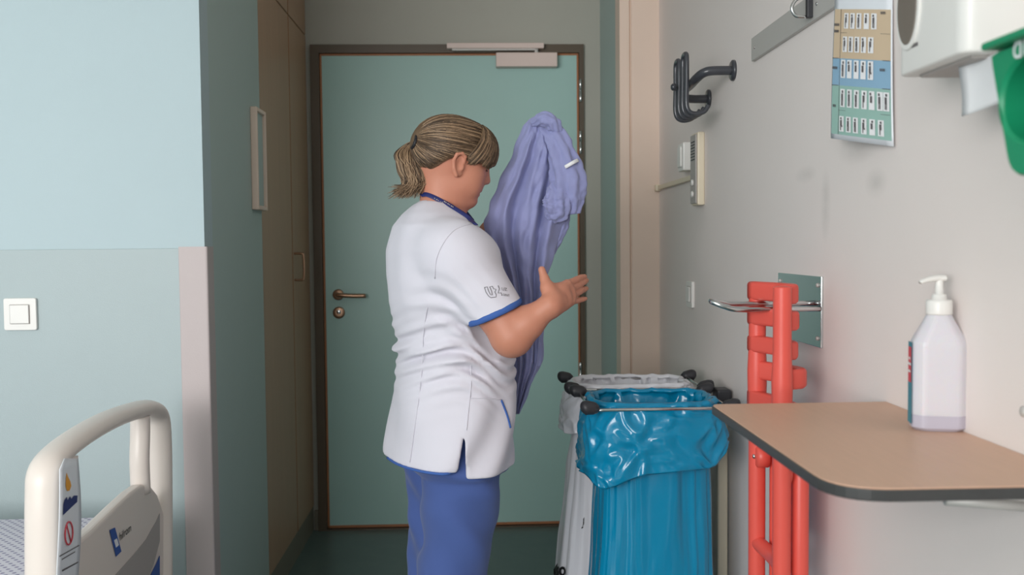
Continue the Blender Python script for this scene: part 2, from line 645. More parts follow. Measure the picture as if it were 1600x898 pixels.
leaf = box('door_leaf', (lx0 + e * 0.5, YD - 0.004, lz0 + 0.012), (lx1 - e * 0.5, YD + 0.04, lz1 - e * 0.5), M['door'], door)
struct(box('trim_3', (DX0, YD - 0.02, 0.0), (DX1, YD + 0.1, 0.006), M['frame_brown']))
hp = at(529, 460, Y=YD)
hd = lathe('lever_rosette', [(0.024, 0), (0.024, 0.008), (0.020, 0.011)], (hp.x, YD - 0.004, hp.z), (0, -1, 0), M['bronze'], door)
tube('door_handle', catmull([(hp.x, YD - 0.01, hp.z), (hp.x, YD - 0.045, hp.z), (hp.x + 0.012, YD - 0.055, hp.z), (hp.x + 0.06, YD - 0.056, hp.z - 0.003), (hp.x + 0.125, YD - 0.054, hp.z - 0.004)], 6), 0.0095, M['bronze'], door)
kp = at(530, 488, Y=YD)
ko = lathe('lock_rosette', [(0.026, 0), (0.026, 0.007), (0.022, 0.010), (0.014, 0.0105)], (kp.x, YD - 0.004, kp.z), (0, -1, 0), M['bronze'], door)
lathe('lock_cylinder', [(0.010, 0.009), (0.010, 0.014), (0.008, 0.015)], (kp.x, YD - 0.004, kp.z + 0.004), (0, -1, 0), M['steel'], ko)
for (y0, y1) in ((123, 159), (204, 240), (566, 592)):
    a, b = at(907, y0, Y=YD - 0.025), at(907, y1, Y=YD - 0.025)
    mid = (a.z + b.z) / 2
    h = lathe('hinge', [(0.004, b.z - mid), (0.006, b.z - mid + 0.003), (0.006, -0.003), (0.0045, -0.002), (0.0045, 0.002), (0.006, 0.003), (0.006, a.z - mid - 0.003), (0.004, a.z - mid)], (a.x, YD - 0.022, mid), (0, 0, 1), M['steel'], door, 12)
dc = thing('door_closer', (at(820, 92, Y=YD).x, YD - 0.02, lz1 - 0.06), 'pinkish grey door closer with slide rail at the top of the teal door', 'door closer')
a, b = at(775, 82, Y=YD - 0.05), at(871, 104, Y=YD - 0.05)
box('closer_body', (a.x, YD - 0.055, b.z), (b.x, YD - 0.003, a.z), M['closer'], dc, 0.004)
a, b = at(698, 67, Y=YD - 0.05), at(850, 75.5, Y=YD - 0.05)
box('slide_rail', (a.x, YD - 0.055, b.z), (b.x, YD - 0.019, a.z), M['closer'], dc, 0.003)
a, b = at(706, 75.8, Y=YD - 0.045), at(840, 79, Y=YD - 0.045)
box('closer_arm', (a.x, YD - 0.05, b.z), (b.x, YD - 0.036, a.z), M['alu'], dc, 0.002)
a = at(838, 80, Y=YD - 0.043)
lathe('arm_pivot', [(0.009, -0.012), (0.009, 0.012)], (a.x, YD - 0.043, a.z), (0, 0, 1), M['alu'], dc, 12)

# ------------------------------------------------------------------ wardrobe in the entry
XW = XE
yw0, yw1, ywm = 3.302, YD - 0.002, at(458, 420, X=XW).y
zw = at(486, 66, X=XW).z
wd = thing('wardrobe', (XW - 0.25, (yw0 + yw1) / 2, 0), 'tall olive brown built-in wardrobe with thin reddish door edges beside the teal door', 'wardrobe')
box('carcass', (XW - 0.5, yw0, 0.10), (XW - 0.024, yw1, ZC - 0.02), M['wardrobe'], wd)
box('plinth', (XW - 0.5, yw0, 0.0), (XW - 0.006, yw1, 0.105), M['plinth'], wd)
for i, (y0, y1) in enumerate(((yw0, ywm), (ywm, yw1))):
    for nm, z0, z1 in (('wardrobe_door', 0.112, zw - 0.003), ('upper_door', zw + 0.003, ZC - 0.025)):
        d = box(nm, (XW - 0.022, y0 + 0.004, z0), (XW - 0.001, y1 - 0.004, z1), M['wardrobe'], wd, 0.0015)
        bm = bmesh.new()
        box_bm((XW - 0.021, y0 + 0.001, z0), (XW - 0.0005, y0 + 0.0038, z1), bm=bm)
        bm_obj('door_edging', bm, M['edge_wood'], d)
        if nm == 'wardrobe_door' and i == 1:
            zh0, zh1 = at(462, 437, X=XW).z, at(462, 396, X=XW).z
            yh = y0 + 0.035
            tube('door_handle', catmull([(XW - 0.002, yh, zh0), (XW + 0.026, yh, zh0), (XW + 0.036, yh, zh0 + 0.012), (XW + 0.036, yh, zh1 - 0.012), (XW + 0.026, yh, zh1), (XW - 0.002, yh, zh1)], 5), 0.0052, M['bronze'], d)

# ------------------------------------------------------------------ notice frame on the entry side wall
ya, yb = at(392, 250, X=XE).y, 3.296
za, zb = at(392, 167, X=XE).z, at(392, 327, X=XE).z
nf = thing('notice_frame', (XE, (ya + yb) / 2, zb), 'slim upright notice frame with pale edge on the dark green entry wall', 'frame')
box('backing', (XE + 0.001, ya + 0.004, zb + 0.004), (XE + 0.012, yb - 0.004, za - 0.004), M['wall_green'], nf)
bm = bmesh.new()
w = 0.014
box_bm((XE, ya, zb), (XE + 0.022, ya + w, za), 0.003, bm=bm)
box_bm((XE, yb - w, zb), (XE + 0.022, yb, za), 0.003, bm=bm)
box_bm((XE, ya + w, za - w), (XE + 0.022, yb - w, za), 0.003, bm=bm)
box_bm((XE, ya + w, zb), (XE + 0.022, yb - w, zb + w), 0.003, bm=bm)
bm_obj('frame', bm, M['trim_beige'], nf)

# ------------------------------------------------------------------ light switches
def light_switch(c, u, n, label):
    """c centre on wall, u horizontal along the wall, n out of the wall"""
    c, u, n = Vector(c), Vector(u), Vector(n)
    t = thing('light_switch', c, label, 'light switch')
    def plate(nm, w, h, d0, d1, r, m, par):
        pts = round_poly([(-w, -h), (w, -h), (w, h), (-w, h)], r, 4)
        return prism(nm, [c + u * x + Vector((0, 0, 1)) * z + n * d0 for x, z in pts], n * (d1 - d0), m, par, 0.0015)
    plate('cover_plate', 0.0425, 0.0425, 0, 0.009, 0.006, M['white_plastic'], t)
    plate('rocker_frame', 0.026, 0.026, 0.009, 0.0105, 0.002, M['bed_grey'], t)
    plate('rocker', 0.0245, 0.0245, 0.0105, 0.014, 0.002, M['white_plastic'], t)
    return t


p = at(33, 490.5, Y=YL - 0.006)
light_switch((p.x, YL - 0.004, p.z), (1, 0, 0), (0, -1, 0), 'white square light switch on the pale blue wall above the bed')
p = at(1080.5, 459.5, X=XR)
light_switch((XR, p.y, p.z), (0, 1, 0), (-1, 0, 0), 'white light switch on the right wall above the laundry stand, seen edge-on')

# ------------------------------------------------------------------ coat hook arm on the right wall
fp = at(1147, 110, X=XR)
ch = thing('coat_rack', (XR, fp.y, fp.z), 'charcoal wall bracket with looped double coat hooks', 'coat rack')
CX = at(1062, 135, Y=fp.y + 0.02).x
def flange(c):
    lathe('flange', [(0.028, 0), (0.028, 0.006), (0.024, 0.009), (0.014, 0.0095)], c, (-1, 0, 0), M['charcoal_coat'], ch, 24)
y0 = fp.y
flange((XR, y0, fp.z))
xa = at(1086, 120, Y=y0 + 0.05).x
arm = catmull([(XR - 0.003, y0, fp.z), (XR - 0.06, y0, fp.z - 0.001), (xa + 0.012, y0 + 0.01, fp.z - 0.006), (xa, y0 + 0.04, fp.z - 0.016), (xa, y0 + 0.09, fp.z - 0.02), (xa, y0 + 0.22, fp.z - 0.026), (xa + 0.012, y0 + 0.262, fp.z - 0.032), (XR - 0.05, y0 + 0.275, fp.z - 0.035), (XR - 0.003, y0 + 0.275, fp.z - 0.035)], 7)
tube('bent_arm', arm, 0.0125, M['charcoal_coat'], ch, 14)
flange((XR, y0 + 0.275, fp.z - 0.035))
for (ya_, yb_) in ((y0 + 0.062, y0 + 0.112), (y0 + 0.160, y0 + 0.210)):
    zc = fp.z - 0.02
    xl = xa - 0.020
    L = []
    for yy, rev in ((ya_, False), (yb_, True)):
        leg = [(xa + 0.040, yy, zc - 0.064), (xa + 0.026, yy, zc - 0.082), (xa - 0.004, yy, zc - 0.086), (xl, yy, zc - 0.066), (xl, yy, zc), (xl, yy, zc + 0.060)]
        if not rev:
            L += leg + [(xl, yy + 0.010, zc + 0.078)]
        else:
            L += [(xl, yy - 0.010, zc + 0.078)] + leg[::-1]
    tube('double_hook', catmull(L, 6), 0.0066, M['charcoal_coat'], ch, 12)
lathe('end_knob', [(0.006, 0), (0.010, 0.004), (0.010, 0.012), (0.006, 0.016)], (xa - 0.03, y0 + 0.15, fp.z - 0.02), (-1, 0, 0), M['charcoal_coat'], ch, 14)

# ------------------------------------------------------------------ call panel, its box and conduit on the right wall
a, b = at(1070, 211, X=XR - 0.03), at(1086, 322, X=XR - 0.03)
cp = thing('call_panel', (XR, (a.y + b.y) / 2, b.z), 'upright cream call panel on the right wall below the coat rack', 'panel')
py0, py1, pz0, pz1 = b.y, b.y + 0.085, at(1080, 322, X=XR - 0.02).z, at(1080, 211, X=XR - 0.02).z
box('housing', (XR - 0.022, py0, pz0), (XR, py1, pz1), M['cream_plastic'], cp, 0.004)
box('front_plate', (XR - 0.027, py0 + 0.006, pz0 + 0.006), (XR - 0.022, py1 - 0.006, pz1 - 0.006), M['bed_grey'], cp, 0.0015)
for k in range(7):
    z = pz1 - 0.03 - 0.009 * k
    box('speaker_slot', (XR - 0.0285, py0 + 0.018, z), (XR - 0.0268, py1 - 0.018, z + 0.004), M['black_plastic'], cp)
for k in range(2):
    z = pz0 + 0.035 + 0.035 * k
    lathe('button', [(0.010, 0), (0.010, 0.004), (0.008, 0.006)], (XR - 0.0265, (py0 + py1) / 2, z), (-1, 0, 0), M['white_plastic'], cp, 16)
jb = thing('junction_box', (XR, py1 + 0.08, pz0 + 0.1), 'small white junction box just behind the cream call panel', 'box')
z0, z1 = at(1060, 274, X=XR).z, at(1060, 233, X=XR).z
box('box_body', (XR - 0.035, py1 + 0.06, z0), (XR, py1 + 0.14, z1), M['white_plastic'], jb, 0.004)
box('box_lid', (XR - 0.041, py1 + 0.075, z0 + 0.012), (XR - 0.035, py1 + 0.125, z1 - 0.012), M['white_plastic'], jb, 0.003)
zq = at(1066, 280, X=XR - 0.01).z
cd = thing('cable_conduit', (XR, py1 + 0.2, zq), 'white cable conduit running from the pale pilaster to the call panel', 'conduit')
pe = at(1027, 290, X=XR - 0.02)
box('channel', (XR - 0.014, py1, zq - 0.012), (XR, YT - 0.031, zq + 0.004), M['cream_plastic'], cd, 0.002)
box('end_cap', (XR - 0.02, YT - 0.07, zq - 0.016), (XR, YT - 0.031, zq + 0.008), M['cream_plastic'], cd, 0.003)

# ------------------------------------------------------------------ aluminium rail with hook
a, b, c = at(1180, 60, X=XR), at(1180, 96, X=XR), at(1303, 15, X=XR)
rl = thing('wall_rail', (XR, a.y - 0.4, b.z), 'flat grey metal rail high on the right wall, running behind the pictogram card', 'rail')
box('rail_strip', (XR - 0.010, 1.30, b.z), (XR, a.y, a.z), M['alu'], rl, 0.0015)
for yy in (a.y - 0.03, a.y - 0.46, a.y - 0.8):
    lathe('screw', [(0.004, 0), (0.0035, 0.0015)], (XR - 0.010, yy, (a.z + b.z) / 2), (-1, 0, 0), M['steel'], rl, 10)
hk = at(1261, 24, X=XR - 0.02)
hz = (a.z + b.z) / 2
rh = thing('rail_hook', (XR - 0.012, hk.y, hz), 'small chrome hook with a black back clipped on the grey wall rail', 'hook')
box('hook_back', (XR - 0.022, hk.y - 0.008, hz - 0.022), (XR - 0.010, hk.y + 0.006, hz + 0.024), M['black_plastic'], rh, 0.002)
tube('hook_loop', catmull([(XR - 0.02, hk.y, hz + 0.02), (XR - 0.040, hk.y + 0.004, hz + 0.017), (XR - 0.05, hk.y + 0.004, hz), (XR - 0.042, hk.y + 0.004, hz - 0.016), (XR - 0.022, hk.y, hz - 0.02)], 6), 0.0035, M['steel'], rh, 10)

# ------------------------------------------------------------------ hanging pictogram card
c00, c10 = at(1300, 216, Y=1.76), at(1398, 229, X=XR - 0.004)
c01, c11 = at(1305, -42, Y=1.76), at(1393, -44, X=XR - 0.004)
card_l = [c00, c01]
def card_pt(s, t, lift=0.0):
    """s along width 0..1 (far to near), t up 0..1"""
    s, t = float(s), float(t)
    p = (c00 * (1 - s) + c10 * s) * (1 - t) + (c01 * (1 - s) + c11 * s) * t
    bow = 0.006 * math.sin(math.pi * s) + 0.004 * math.sin(3.0 * t + 1.0)
    nrm = ((c10 - c00).cross(c01 - c00)).normalized()
    if nrm.dot(CAM - c00) < 0:
        nrm = -nrm
    return p + nrm * (bow * 0.6 + lift)
pc = thing('pictogram_card', c00, 'hanging laminated pictogram card with tan, blue and green bands', 'card')
def card_grid(nm, s0, s1, t0, t1, lift, m, par, ns=8, nt=8):
    V = [card_pt(s0 + (s1 - s0) * i / ns, t0 + (t1 - t0) * j / nt, lift) for j in range(nt + 1) for i in range(ns + 1)]
    Fc = [(j * (ns + 1) + i, j * (ns + 1) + i + 1, (j + 1) * (ns + 1) + i + 1, (j + 1) * (ns + 1) + i) for j in range(nt) for i in range(ns)]
    return mesh_obj(nm, V, Fc, m, par)
sheet = card_grid('laminated_sheet', 0, 1, 0, 1, 0, M['card'], pc, 10, 14)
so = sheet.modifiers.new('thickness', 'SOLIDIFY')
so.thickness = 0.0012
so.offset = 0
M['tan_print'] = mat('tan_print', (206, 184, 156), 0.5, var=0.01)
M['sky_print'] = mat('sky_blue_print', (140, 176, 202), 0.5, var=0.01)
M['mint_print'] = mat('mint_print', (152, 188, 178), 0.5, var=0.01)
def ty(y):
    return (216 - y) / (216 + 42.0)
bands = [('tan_band', 90, 14, 'tan_print'), ('blue_band', 132, 90, 'sky_print'), ('green_band', 208, 132, 'mint_print')]
for nm, yb_, ya_, mm in bands:
    card_grid(nm, 0.02, 0.985, ty(yb_), ty(ya_), 0.0013, M[mm], pc)
def strip(s0, s1, t0, t1, lift=0.0026):
    return ([card_pt(s0, t0, lift), card_pt(s1, t0, lift), card_pt(s1, t1, lift), card_pt(s0, t1, lift)], [(0, 1, 2, 3)])
lines = [strip(0.155, 0.162, ty(208), ty(14)), strip(0.02, 0.985, ty(90.5), ty(89.5)), strip(0.02, 0.985, ty(132.5), ty(131.5)),
         strip(0.155, 0.985, ty(50.5), ty(50)), strip(0.155, 0.985, ty(170.5), ty(170))]
multi('ruled_lines', lines, M['grey_print'], pc, smooth=False)['kind'] = 'stuff'
rows = [(32, 24, [0.27, 0.385, 0.50, 0.625, 0.745]), (68, 24, [0.255, 0.365, 0.475, 0.585, 0.70]), (106, 28, [0.235, 0.35, 0.47, 0.585, 0.70]),
        (151, 28, [0.235, 0.36, 0.48, 0.605, 0.72, 0.84, 0.93]), (191, 24, [0.22, 0.345, 0.465, 0.60, 0.725, 0.85])]
tiles, figs = [], []
rr = random.Random(3)
for yc, hh, xs in rows:
    for i, x in enumerate(xs):
        w = 0.042
        tiles.append(strip(x - w, x + w, ty(yc + hh / 2), ty(yc - hh / 2), 0.0024))
        # small standing or sitting figure: head, trunk, leg
        k = rr.randint(0, 3)
        q = 0.012
        dx = rr.uniform(-0.012, 0.012)
        figs.append(strip(x - q + dx, x + q + dx, ty(yc - hh * 0.28), ty(yc - hh * 0.42), 0.0036))
        figs.append(strip(x - q * 1.3, x + q * 1.1, ty(yc + hh * 0.12), ty(yc - hh * 0.24), 0.0036))
        if k:
            figs.append(strip(x - q * 1.2, x - q * 0.2, ty(yc + hh * 0.42), ty(yc + hh * 0.12), 0.0036))
        if k > 1:
            figs.append(strip(x + q * 0.3, x + q * (2.0 if k == 2 else 1.2), ty(yc + hh * (0.2 if k == 2 else 0.42)), ty(yc + hh * 0.10), 0.0036))
multi('picture_tiles', tiles, M['white_print'], pc, smooth=False)['kind'] = 'stuff'
multi('picture_figures', figs, M['grey_print'], pc, smooth=False)['kind'] = 'stuff'
words = []
for (s0, s1, y) in ((0.03, 0.135, 38), (0.03, 0.13, 48), (0.02, 0.125, 105), (0.05, 0.11, 164), (0.845, 0.92, 19), (0.84, 0.92, 104)):
    n = int((s1 - s0) / 0.014)
    for i in range(n):
        a = s0 + (s1 - s0) * i / n
        words.append(strip(a, a + 0.010, ty(y + 2), ty(y - 2), 0.0026))
multi('tiny_print', words, M['grey_print'], pc, smooth=False)['kind'] = 'stuff'

# ------------------------------------------------------------------ white dispenser near the card
XD = 0.585
d0, d1 = at(1403, 90, X=XD).y, at(1507, 20, X=XD).y
zb = at(1404, 121, X=XD).z
dz1 = zb + 0.34
wd_ = thing('wall_dispenser', (XR, (d0 + d1) / 2, zb), 'white wall dispenser with an oval window, next to the pictogram card', 'dispenser')
prof = round_poly([(XR, d1), (XD, d1), (XD, d0), (XR, d0)], [0, 0.022, 0.016, 0], 6)
prism('dispenser_cover', [Vector((x, y, zb)) for x, y in prof], (0, 0, dz1 - zb), M['white_plastic'], wd_, 0.004, 2, True)
oc = at(1421, 10, X=XD)
def oval(nm, ry, rz, x0, x1, m):
    prism(nm, [Vector((x0, oc.y + ry * math.cos(t * math.pi / 16), oc.z + rz * math.sin(t * math.pi / 16))) for t in range(32)], (x1 - x0, 0, 0), m, wd_, 0.0008)
M['smoke'] = mat('smoky_window', (120, 112, 104), 0.25, var=0.1)
oval('oval_rim', 0.034, 0.058, XD + 0.004, XD - 0.003, M['white_plastic'])
oval('oval_window', 0.028, 0.051, XD + 0.004, XD - 0.0045, M['smoke'])
q = at(1418, 75, X=XD)
multi('tiny_print', [([Vector((XD - 0.0006, q.y - 0.004 * i, q.z - 0.003)), Vector((XD - 0.0006, q.y - 0.004 * i - 0.003, q.z - 0.003)), Vector((XD - 0.0006, q.y - 0.004 * i - 0.003, q.z + 0.002)), Vector((XD - 0.0006, q.y - 0.004 * i, q.z + 0.002))], [(0, 1, 2, 3)]) for i in range(8)], M['grey_print'], wd_, smooth=False)['kind'] = 'stuff'
box('outlet_tray', (XD + 0.02, d1 + 0.02, zb - 0.004), (XR - 0.01, d0 - 0.02, zb + 0.002), M['bed_grey'], wd_, 0.003)
# sheet of paper hanging out of the dispenser
ptop, pb = zb - 0.002, at(1497, 182, X=0.62).z
yA, yB = at(1497, 170, X=0.62).y, d1 + 0.015
V, Fc = [], []
n = 10
for j in range(n + 1):
    t = j / n
    for i in range(n + 1):
        s = i / n
        z = ptop + (pb + 0.012 * s - ptop) * t
        V.append((0.62 + 0.02 * t * math.sin(2.2 * s) + 0.006 * math.sin(5 * s + 2 * t), yA + (yB - 0.09 - yA) * s, z))
for j in range(n):
    for i in range(n):
        Fc.append((j * (n + 1) + i, j * (n + 1) + i + 1, (j + 1) * (n + 1) + i + 1, (j + 1) * (n + 1) + i))
pt = mesh_obj('paper_towel', V, Fc, M['white_print'])
sm = pt.modifiers.new('thickness', 'SOLIDIFY')
sm.thickness = 0.001
tag(pt, 'white paper towel hanging down below the white wall dispenser', 'paper towel')

# ------------------------------------------------------------------ green glove dispenser
XG = 0.50
def g(px, py, x=XG):
    return at(px, py, X=x)
gb = thing('glove_dispenser', (XR, g(1590, 200).y, g(1580, 280).z), 'green tapered glove dispenser with a round opening at the right edge', 'dispenser')
tl, bl = g(1546, 84), g(1578, 277)
ya_, yb_ = tl.y, tl.y - 0.24
zt_, zb_ = tl.z, bl.z
ins = tl.y - bl.y
# front plate outline with a round hole, built as a ring of quads between outline and hole
hc = (g(1612, 150).y, g(1612, 150).z)
out = round_poly([(ya_, zt_), (yb_, zt_), (yb_ + ins, zb_), (ya_ - ins, zb_)], [0.006, 0.006, 0.02, 0.02], 5)
def resample(poly, n, c):
    res = []
    P = [np.array(p) for p in poly]
    for k in range(n):
        a = 2 * math.pi * k / n
        d = np.array([math.cos(a), math.sin(a)])
        best = None
        for i in range(len(P)):
            p, q = P[i] - c, P[(i + 1) % len(P)] - c
            e_ = q - p
            den = d[0] * e_[1] - d[1] * e_[0]
            if abs(den) < 1e-12:
                continue
            t = (p[0] * e_[1] - p[1] * e_[0]) / den
            u = (p[0] * d[1] - p[1] * d[0]) / den
            if t > 0 and -1e-6 <= u <= 1 + 1e-6:
                best = t if best is None else min(best, t)
        res.append(c + d * best)
    return res
N = 72
hc = (hc[0], hc[1])
ro = resample(out, N, np.array(hc))
ry_, rz_ = 0.052, 0.040
V, Fc = [], []
for k in range(N):
    a = 2 * math.pi * k / N
    hy, hz_ = hc[0] + ry_ * math.cos(a), hc[1] + rz_ * math.sin(a)
    V += [(XR, ro[k][0], ro[k][1]), (XG + 0.003, ro[k][0], ro[k][1]), (XG, ro[k][0] * 0.97 + hc[0] * 0.03, ro[k][1] * 0.97 + hc[1] * 0.03),
          (XG, hy + 0.003 * math.cos(a), hz_ + 0.003 * math.sin(a)), (XG + 0.004, hy, hz_), (XG + 0.035, hy, hz_)]
for k in range(N):
    l = (k + 1) % N
    for j in range(5):
        Fc.append((k * 6 + j, l * 6 + j, l * 6 + j + 1, k * 6 + j + 1))
Fc.append(tuple(k * 6 for k in range(N)))
mesh_obj('dispenser_shell', V, Fc, M['green_box'], gb, smooth=False)
a, b = g(1531, 61, XG - 0.01), g(1546, 84)
box('top_lip', (XG - 0.012, yb_ - 0.01, zt_ + 0.001), (XR, at(1531, 61, X=XG - 0.012).y, zt_ + 0.009), M['green_box'], gb, 0.003)
cr = []
for k in range(40):
    a = k * 0.9
    cr.append((XG + 0.028 - 0.014 * math.sin(k * 0.37) ** 2, hc[0] - 0.01 + 0.03 * math.cos(a) * (1 - k / 55), hc[1] - 0.026 + 0.022 * math.sin(a * 1.3)))
tag(tube('rubber_glove', catmull(cr, 3), 0.011, M['green_glove'], None, 8), 'crumpled bright green rubber glove inside the green dispenser opening', 'glove')
sz = 0.05
lp = g(1583, 94)
lettering('lettering', 'dl', 0.034, plane_map((XG - 0.001, lp.y, lp.z), (0, -1, 0), (0, 0, 1)), M['white_print'], gb)

# smudges rubbed into the right wall paint under the card
nt = M['wall_white'].node_tree
bs = nt.nodes['Principled BSDF']
src = bs.inputs['Base Color'].links[0].from_socket
tc = nt.nodes.new('ShaderNodeTexCoord')
tot = None
for (cy_, cz_, sy_, sz_) in ((1.74, 1.425, 0.10, 0.028), (2.02, 1.40, 0.07, 0.02), (1.9, 1.33, 0.03, 0.08), (1.66, 1.36, 0.05, 0.03)):
    mp = nt.nodes.new('ShaderNodeMapping')
    mp.vector_type = 'TEXTURE'
    mp.inputs['Location'].default_value = (XR, cy_, cz_)
    mp.inputs['Scale'].default_value = (1.0, sy_, sz_)
    nt.links.new(tc.outputs['Object'], mp.inputs['Vector'])
    gr = nt.nodes.new('ShaderNodeTexGradient')
    gr.gradient_type = 'SPHERICAL'
    nt.links.new(mp.outputs['Vector'], gr.inputs['Vector'])
    if tot is None:
        tot = gr.outputs['Fac']
    else:
        ad = nt.nodes.new('ShaderNodeMath')
        nt.links.new(tot, ad.inputs[0])
        nt.links.new(gr.outputs['Fac'], ad.inputs[1])
        tot = ad.outputs[0]
nz_ = nt.nodes.new('ShaderNodeTexNoise')
nz_.inputs['Scale'].default_value = 70
nz_.inputs['Detail'].default_value = 6
mu = nt.nodes.new('ShaderNodeMath')
mu.operation = 'MULTIPLY'
nt.links.new(tot, mu.inputs[0])
nt.links.new(nz_.outputs['Fac'], mu.inputs[1])
mu2 = nt.nodes.new('ShaderNodeMath')
mu2.operation = 'MULTIPLY'
mu2.inputs[1].default_value = 0.5
mu2.use_clamp = True
nt.links.new(mu.outputs[0], mu2.inputs[0])
mx = nt.nodes.new('ShaderNodeMix')
mx.data_type = 'RGBA'
mx.inputs['B'].default_value = lin((150, 148, 142))
nt.links.new(src, mx.inputs['A'])
nt.links.new(mu2.outputs[0], mx.inputs['Factor'])
nt.links.new(mx.outputs['Result'], bs.inputs['Base Color'])
# ------------------------------------------------------------------ steel hook plate and folded red shower chair
a, b = at(1219, 428, X=XR), at(1287, 432, X=XR)
pz1, pz0 = at(1286, 432, X=XR).z, at(1287, 544, X=XR).z
py1, py0 = a.y, b.y
hpz = at(1285, 482, X=XR).z
hook = thing('wall_hook', (XR, (py0 + py1) / 2, pz0), 'polished steel wall plate with a double prong hook carrying the red chair', 'hook')
box('mirror_plate', (XR - 0.005, py0, pz0), (XR, py1, pz1), M['mirror_plate'], hook, 0.001)
for yy in (py0 + 0.018, py1 - 0.018):
    for zz in (pz0 + 0.018, pz1 - 0.018):
        lathe('screw', [(0.005, 0), (0.004, 0.003), (0.002, 0.004)], (XR - 0.005, yy, zz), (-1, 0, 0), M['alu'], hook, 10)
XF = 0.583                                                # plane of the folded chair's uprights
yn = at(1222, 600, X=XF).y
yf = at(1183, 600, X=XF).y
ym = (yn + yf) / 2
tipx = at(1113, 470, Y=py0 + 0.022).x
pr = 0.0055
yh_ = py0 + 0.022
U = [(XR - 0.004, yh_ - 0.018, hpz), (XR - 0.10, yh_ - 0.018, hpz), (tipx + 0.05, yh_ - 0.018, hpz), (tipx + 0.02, yh_ - 0.016, hpz + 0.007), (tipx + 0.002, yh_ - 0.010, hpz + 0.014), (tipx - 0.002, yh_, hpz + 0.016),
     (tipx + 0.002, yh_ + 0.010, hpz + 0.017), (tipx + 0.02, yh_ + 0.016, hpz + 0.013), (tipx + 0.05, yh_ + 0.018, hpz + 0.009), (XR - 0.10, yh_ + 0.018, hpz + 0.009), (XR - 0.004, yh_ + 0.018, hpz + 0.009)]
tube('hook_prong', catmull(U, 7), pr, M['steel'], hook, 12)

chz1 = at(1222, 446, Y=yn).z
cz0 = 0.30
sc = thing('shower_chair', (XF, ym, cz0), 'folded coral red plastic shower chair hanging on the steel wall hook', 'chair')
RC = M['red_chair']
def upright(y, r, zt, inward):
    pts = [(XF, y, cz0), (XF, y, cz0 + 0.2), (XF, y, 0.9), (XF, y, zt - 0.06), (XF, y, zt - 0.012), (XF, y, zt)]
    P = catmull(pts, 6)
    rr_ = []
    for p in P:
        t = (p[2] - 0.85) / (zt - 0.85)
        rr_.append(r * (1.0 + 0.16 * math.sin(max(0, min(1, (0.98 - p[2]) / 0.12 + 0.5)) * math.pi)))
    if inward < 0:
        rr_ = [q_ * 1.0 for q_, p in zip(rr_, P)]
    rr_[-1] = r * 0.35
    rr_[-2] = r * 0.75
    rr_[-3] = r * 0.92
    return tube('upright', P, rr_, RC, sc, 18)
r0 = 0.0175
upright(yn, r0, chz1, 1)
upright(yf, r0, chz1 - 0.004, -1)
# backrest: panels with open slots between the uprights
def zz_(py):
    return at(1205, py, Y=ym).z
# top panel slightly dished, rounded top
zc1, zc0 = chz1 + 0.006, zz_(471)
def panel(nm, z0, z1, bulge=0.0, x=XF, th=0.011, rad=0.004, y0=None, y1=None):
    y0 = yn if y0 is None else y0
    y1 = yf + 0.002 if y1 is None else y1
    V, Fc = [], []
    n = 12
    prof = round_poly([(-th, z0), (th, z0), (th, z1), (-th, z1)], rad, 4)
    m_ = len(prof)
    for i in range(n + 1):
        s = i / n
        y = y0 + (y1 - y0) * s
        bx = bulge * math.sin(math.pi * s ** 0.55) - 0.010 * s
        for (dx, z) in prof:
            V.append((x + bx + dx, y, z))
    for i in range(n):
        for k in range(m_):
            l = (k + 1) % m_
            Fc.append((i * m_ + k, i * m_ + l, (i + 1) * m_ + l, (i + 1) * m_ + k))
    Fc.append(tuple(range(m_))[::-1])
    Fc.append(tuple(n * m_ + k for k in range(m_)))
    return mesh_obj(nm, V, Fc, RC, sc, True)
panel('top_rail', zz_(472), zc1 - 0.004, 0.034, rad=0.009)
panel('back_slat', zz_(512), zz_(483), 0.036, rad=0.008)
panel('back_slat', zz_(556), zz_(529), 0.034, rad=0.008)
panel('back_slat', zz_(600), zz_(570), 0.046, rad=0.009, x=XF + 0.006)
panel('back_slat', zz_(650), zz_(618), 0.020, rad=0.006)
# folded seat behind the backrest
XS = XF + 0.045
seat_top = zz_(606)
sy0, sy1 = yn + 0.015, yf - 0.015
bm = bmesh.new()
pl = round_poly([(sy0, 0.66), (sy1, 0.66), (sy1, seat_top - 0.03), (sy0, seat_top - 0.03)], [0.03, 0.03, 0.05, 0.05], 6)
seat = prism('seat', [Vector((XS - 0.010, y, z)) for y, z in pl], (0.024, 0, 0), RC, sc, 0.006, 3, True)
# rear legs, folded flat behind the uprights
XL = XF + 0.040
for y in (yn + 0.012, yf - 0.012):
    tube('rear_leg', [(XL, y, cz0 + 0.01), (XL, y, 0.5), (XL, y, 0.85), (XL, y, 0.87)], [r0 * 0.95, r0 * 0.95, r0 * 0.95, r0 * 0.5], RC, sc, 16)
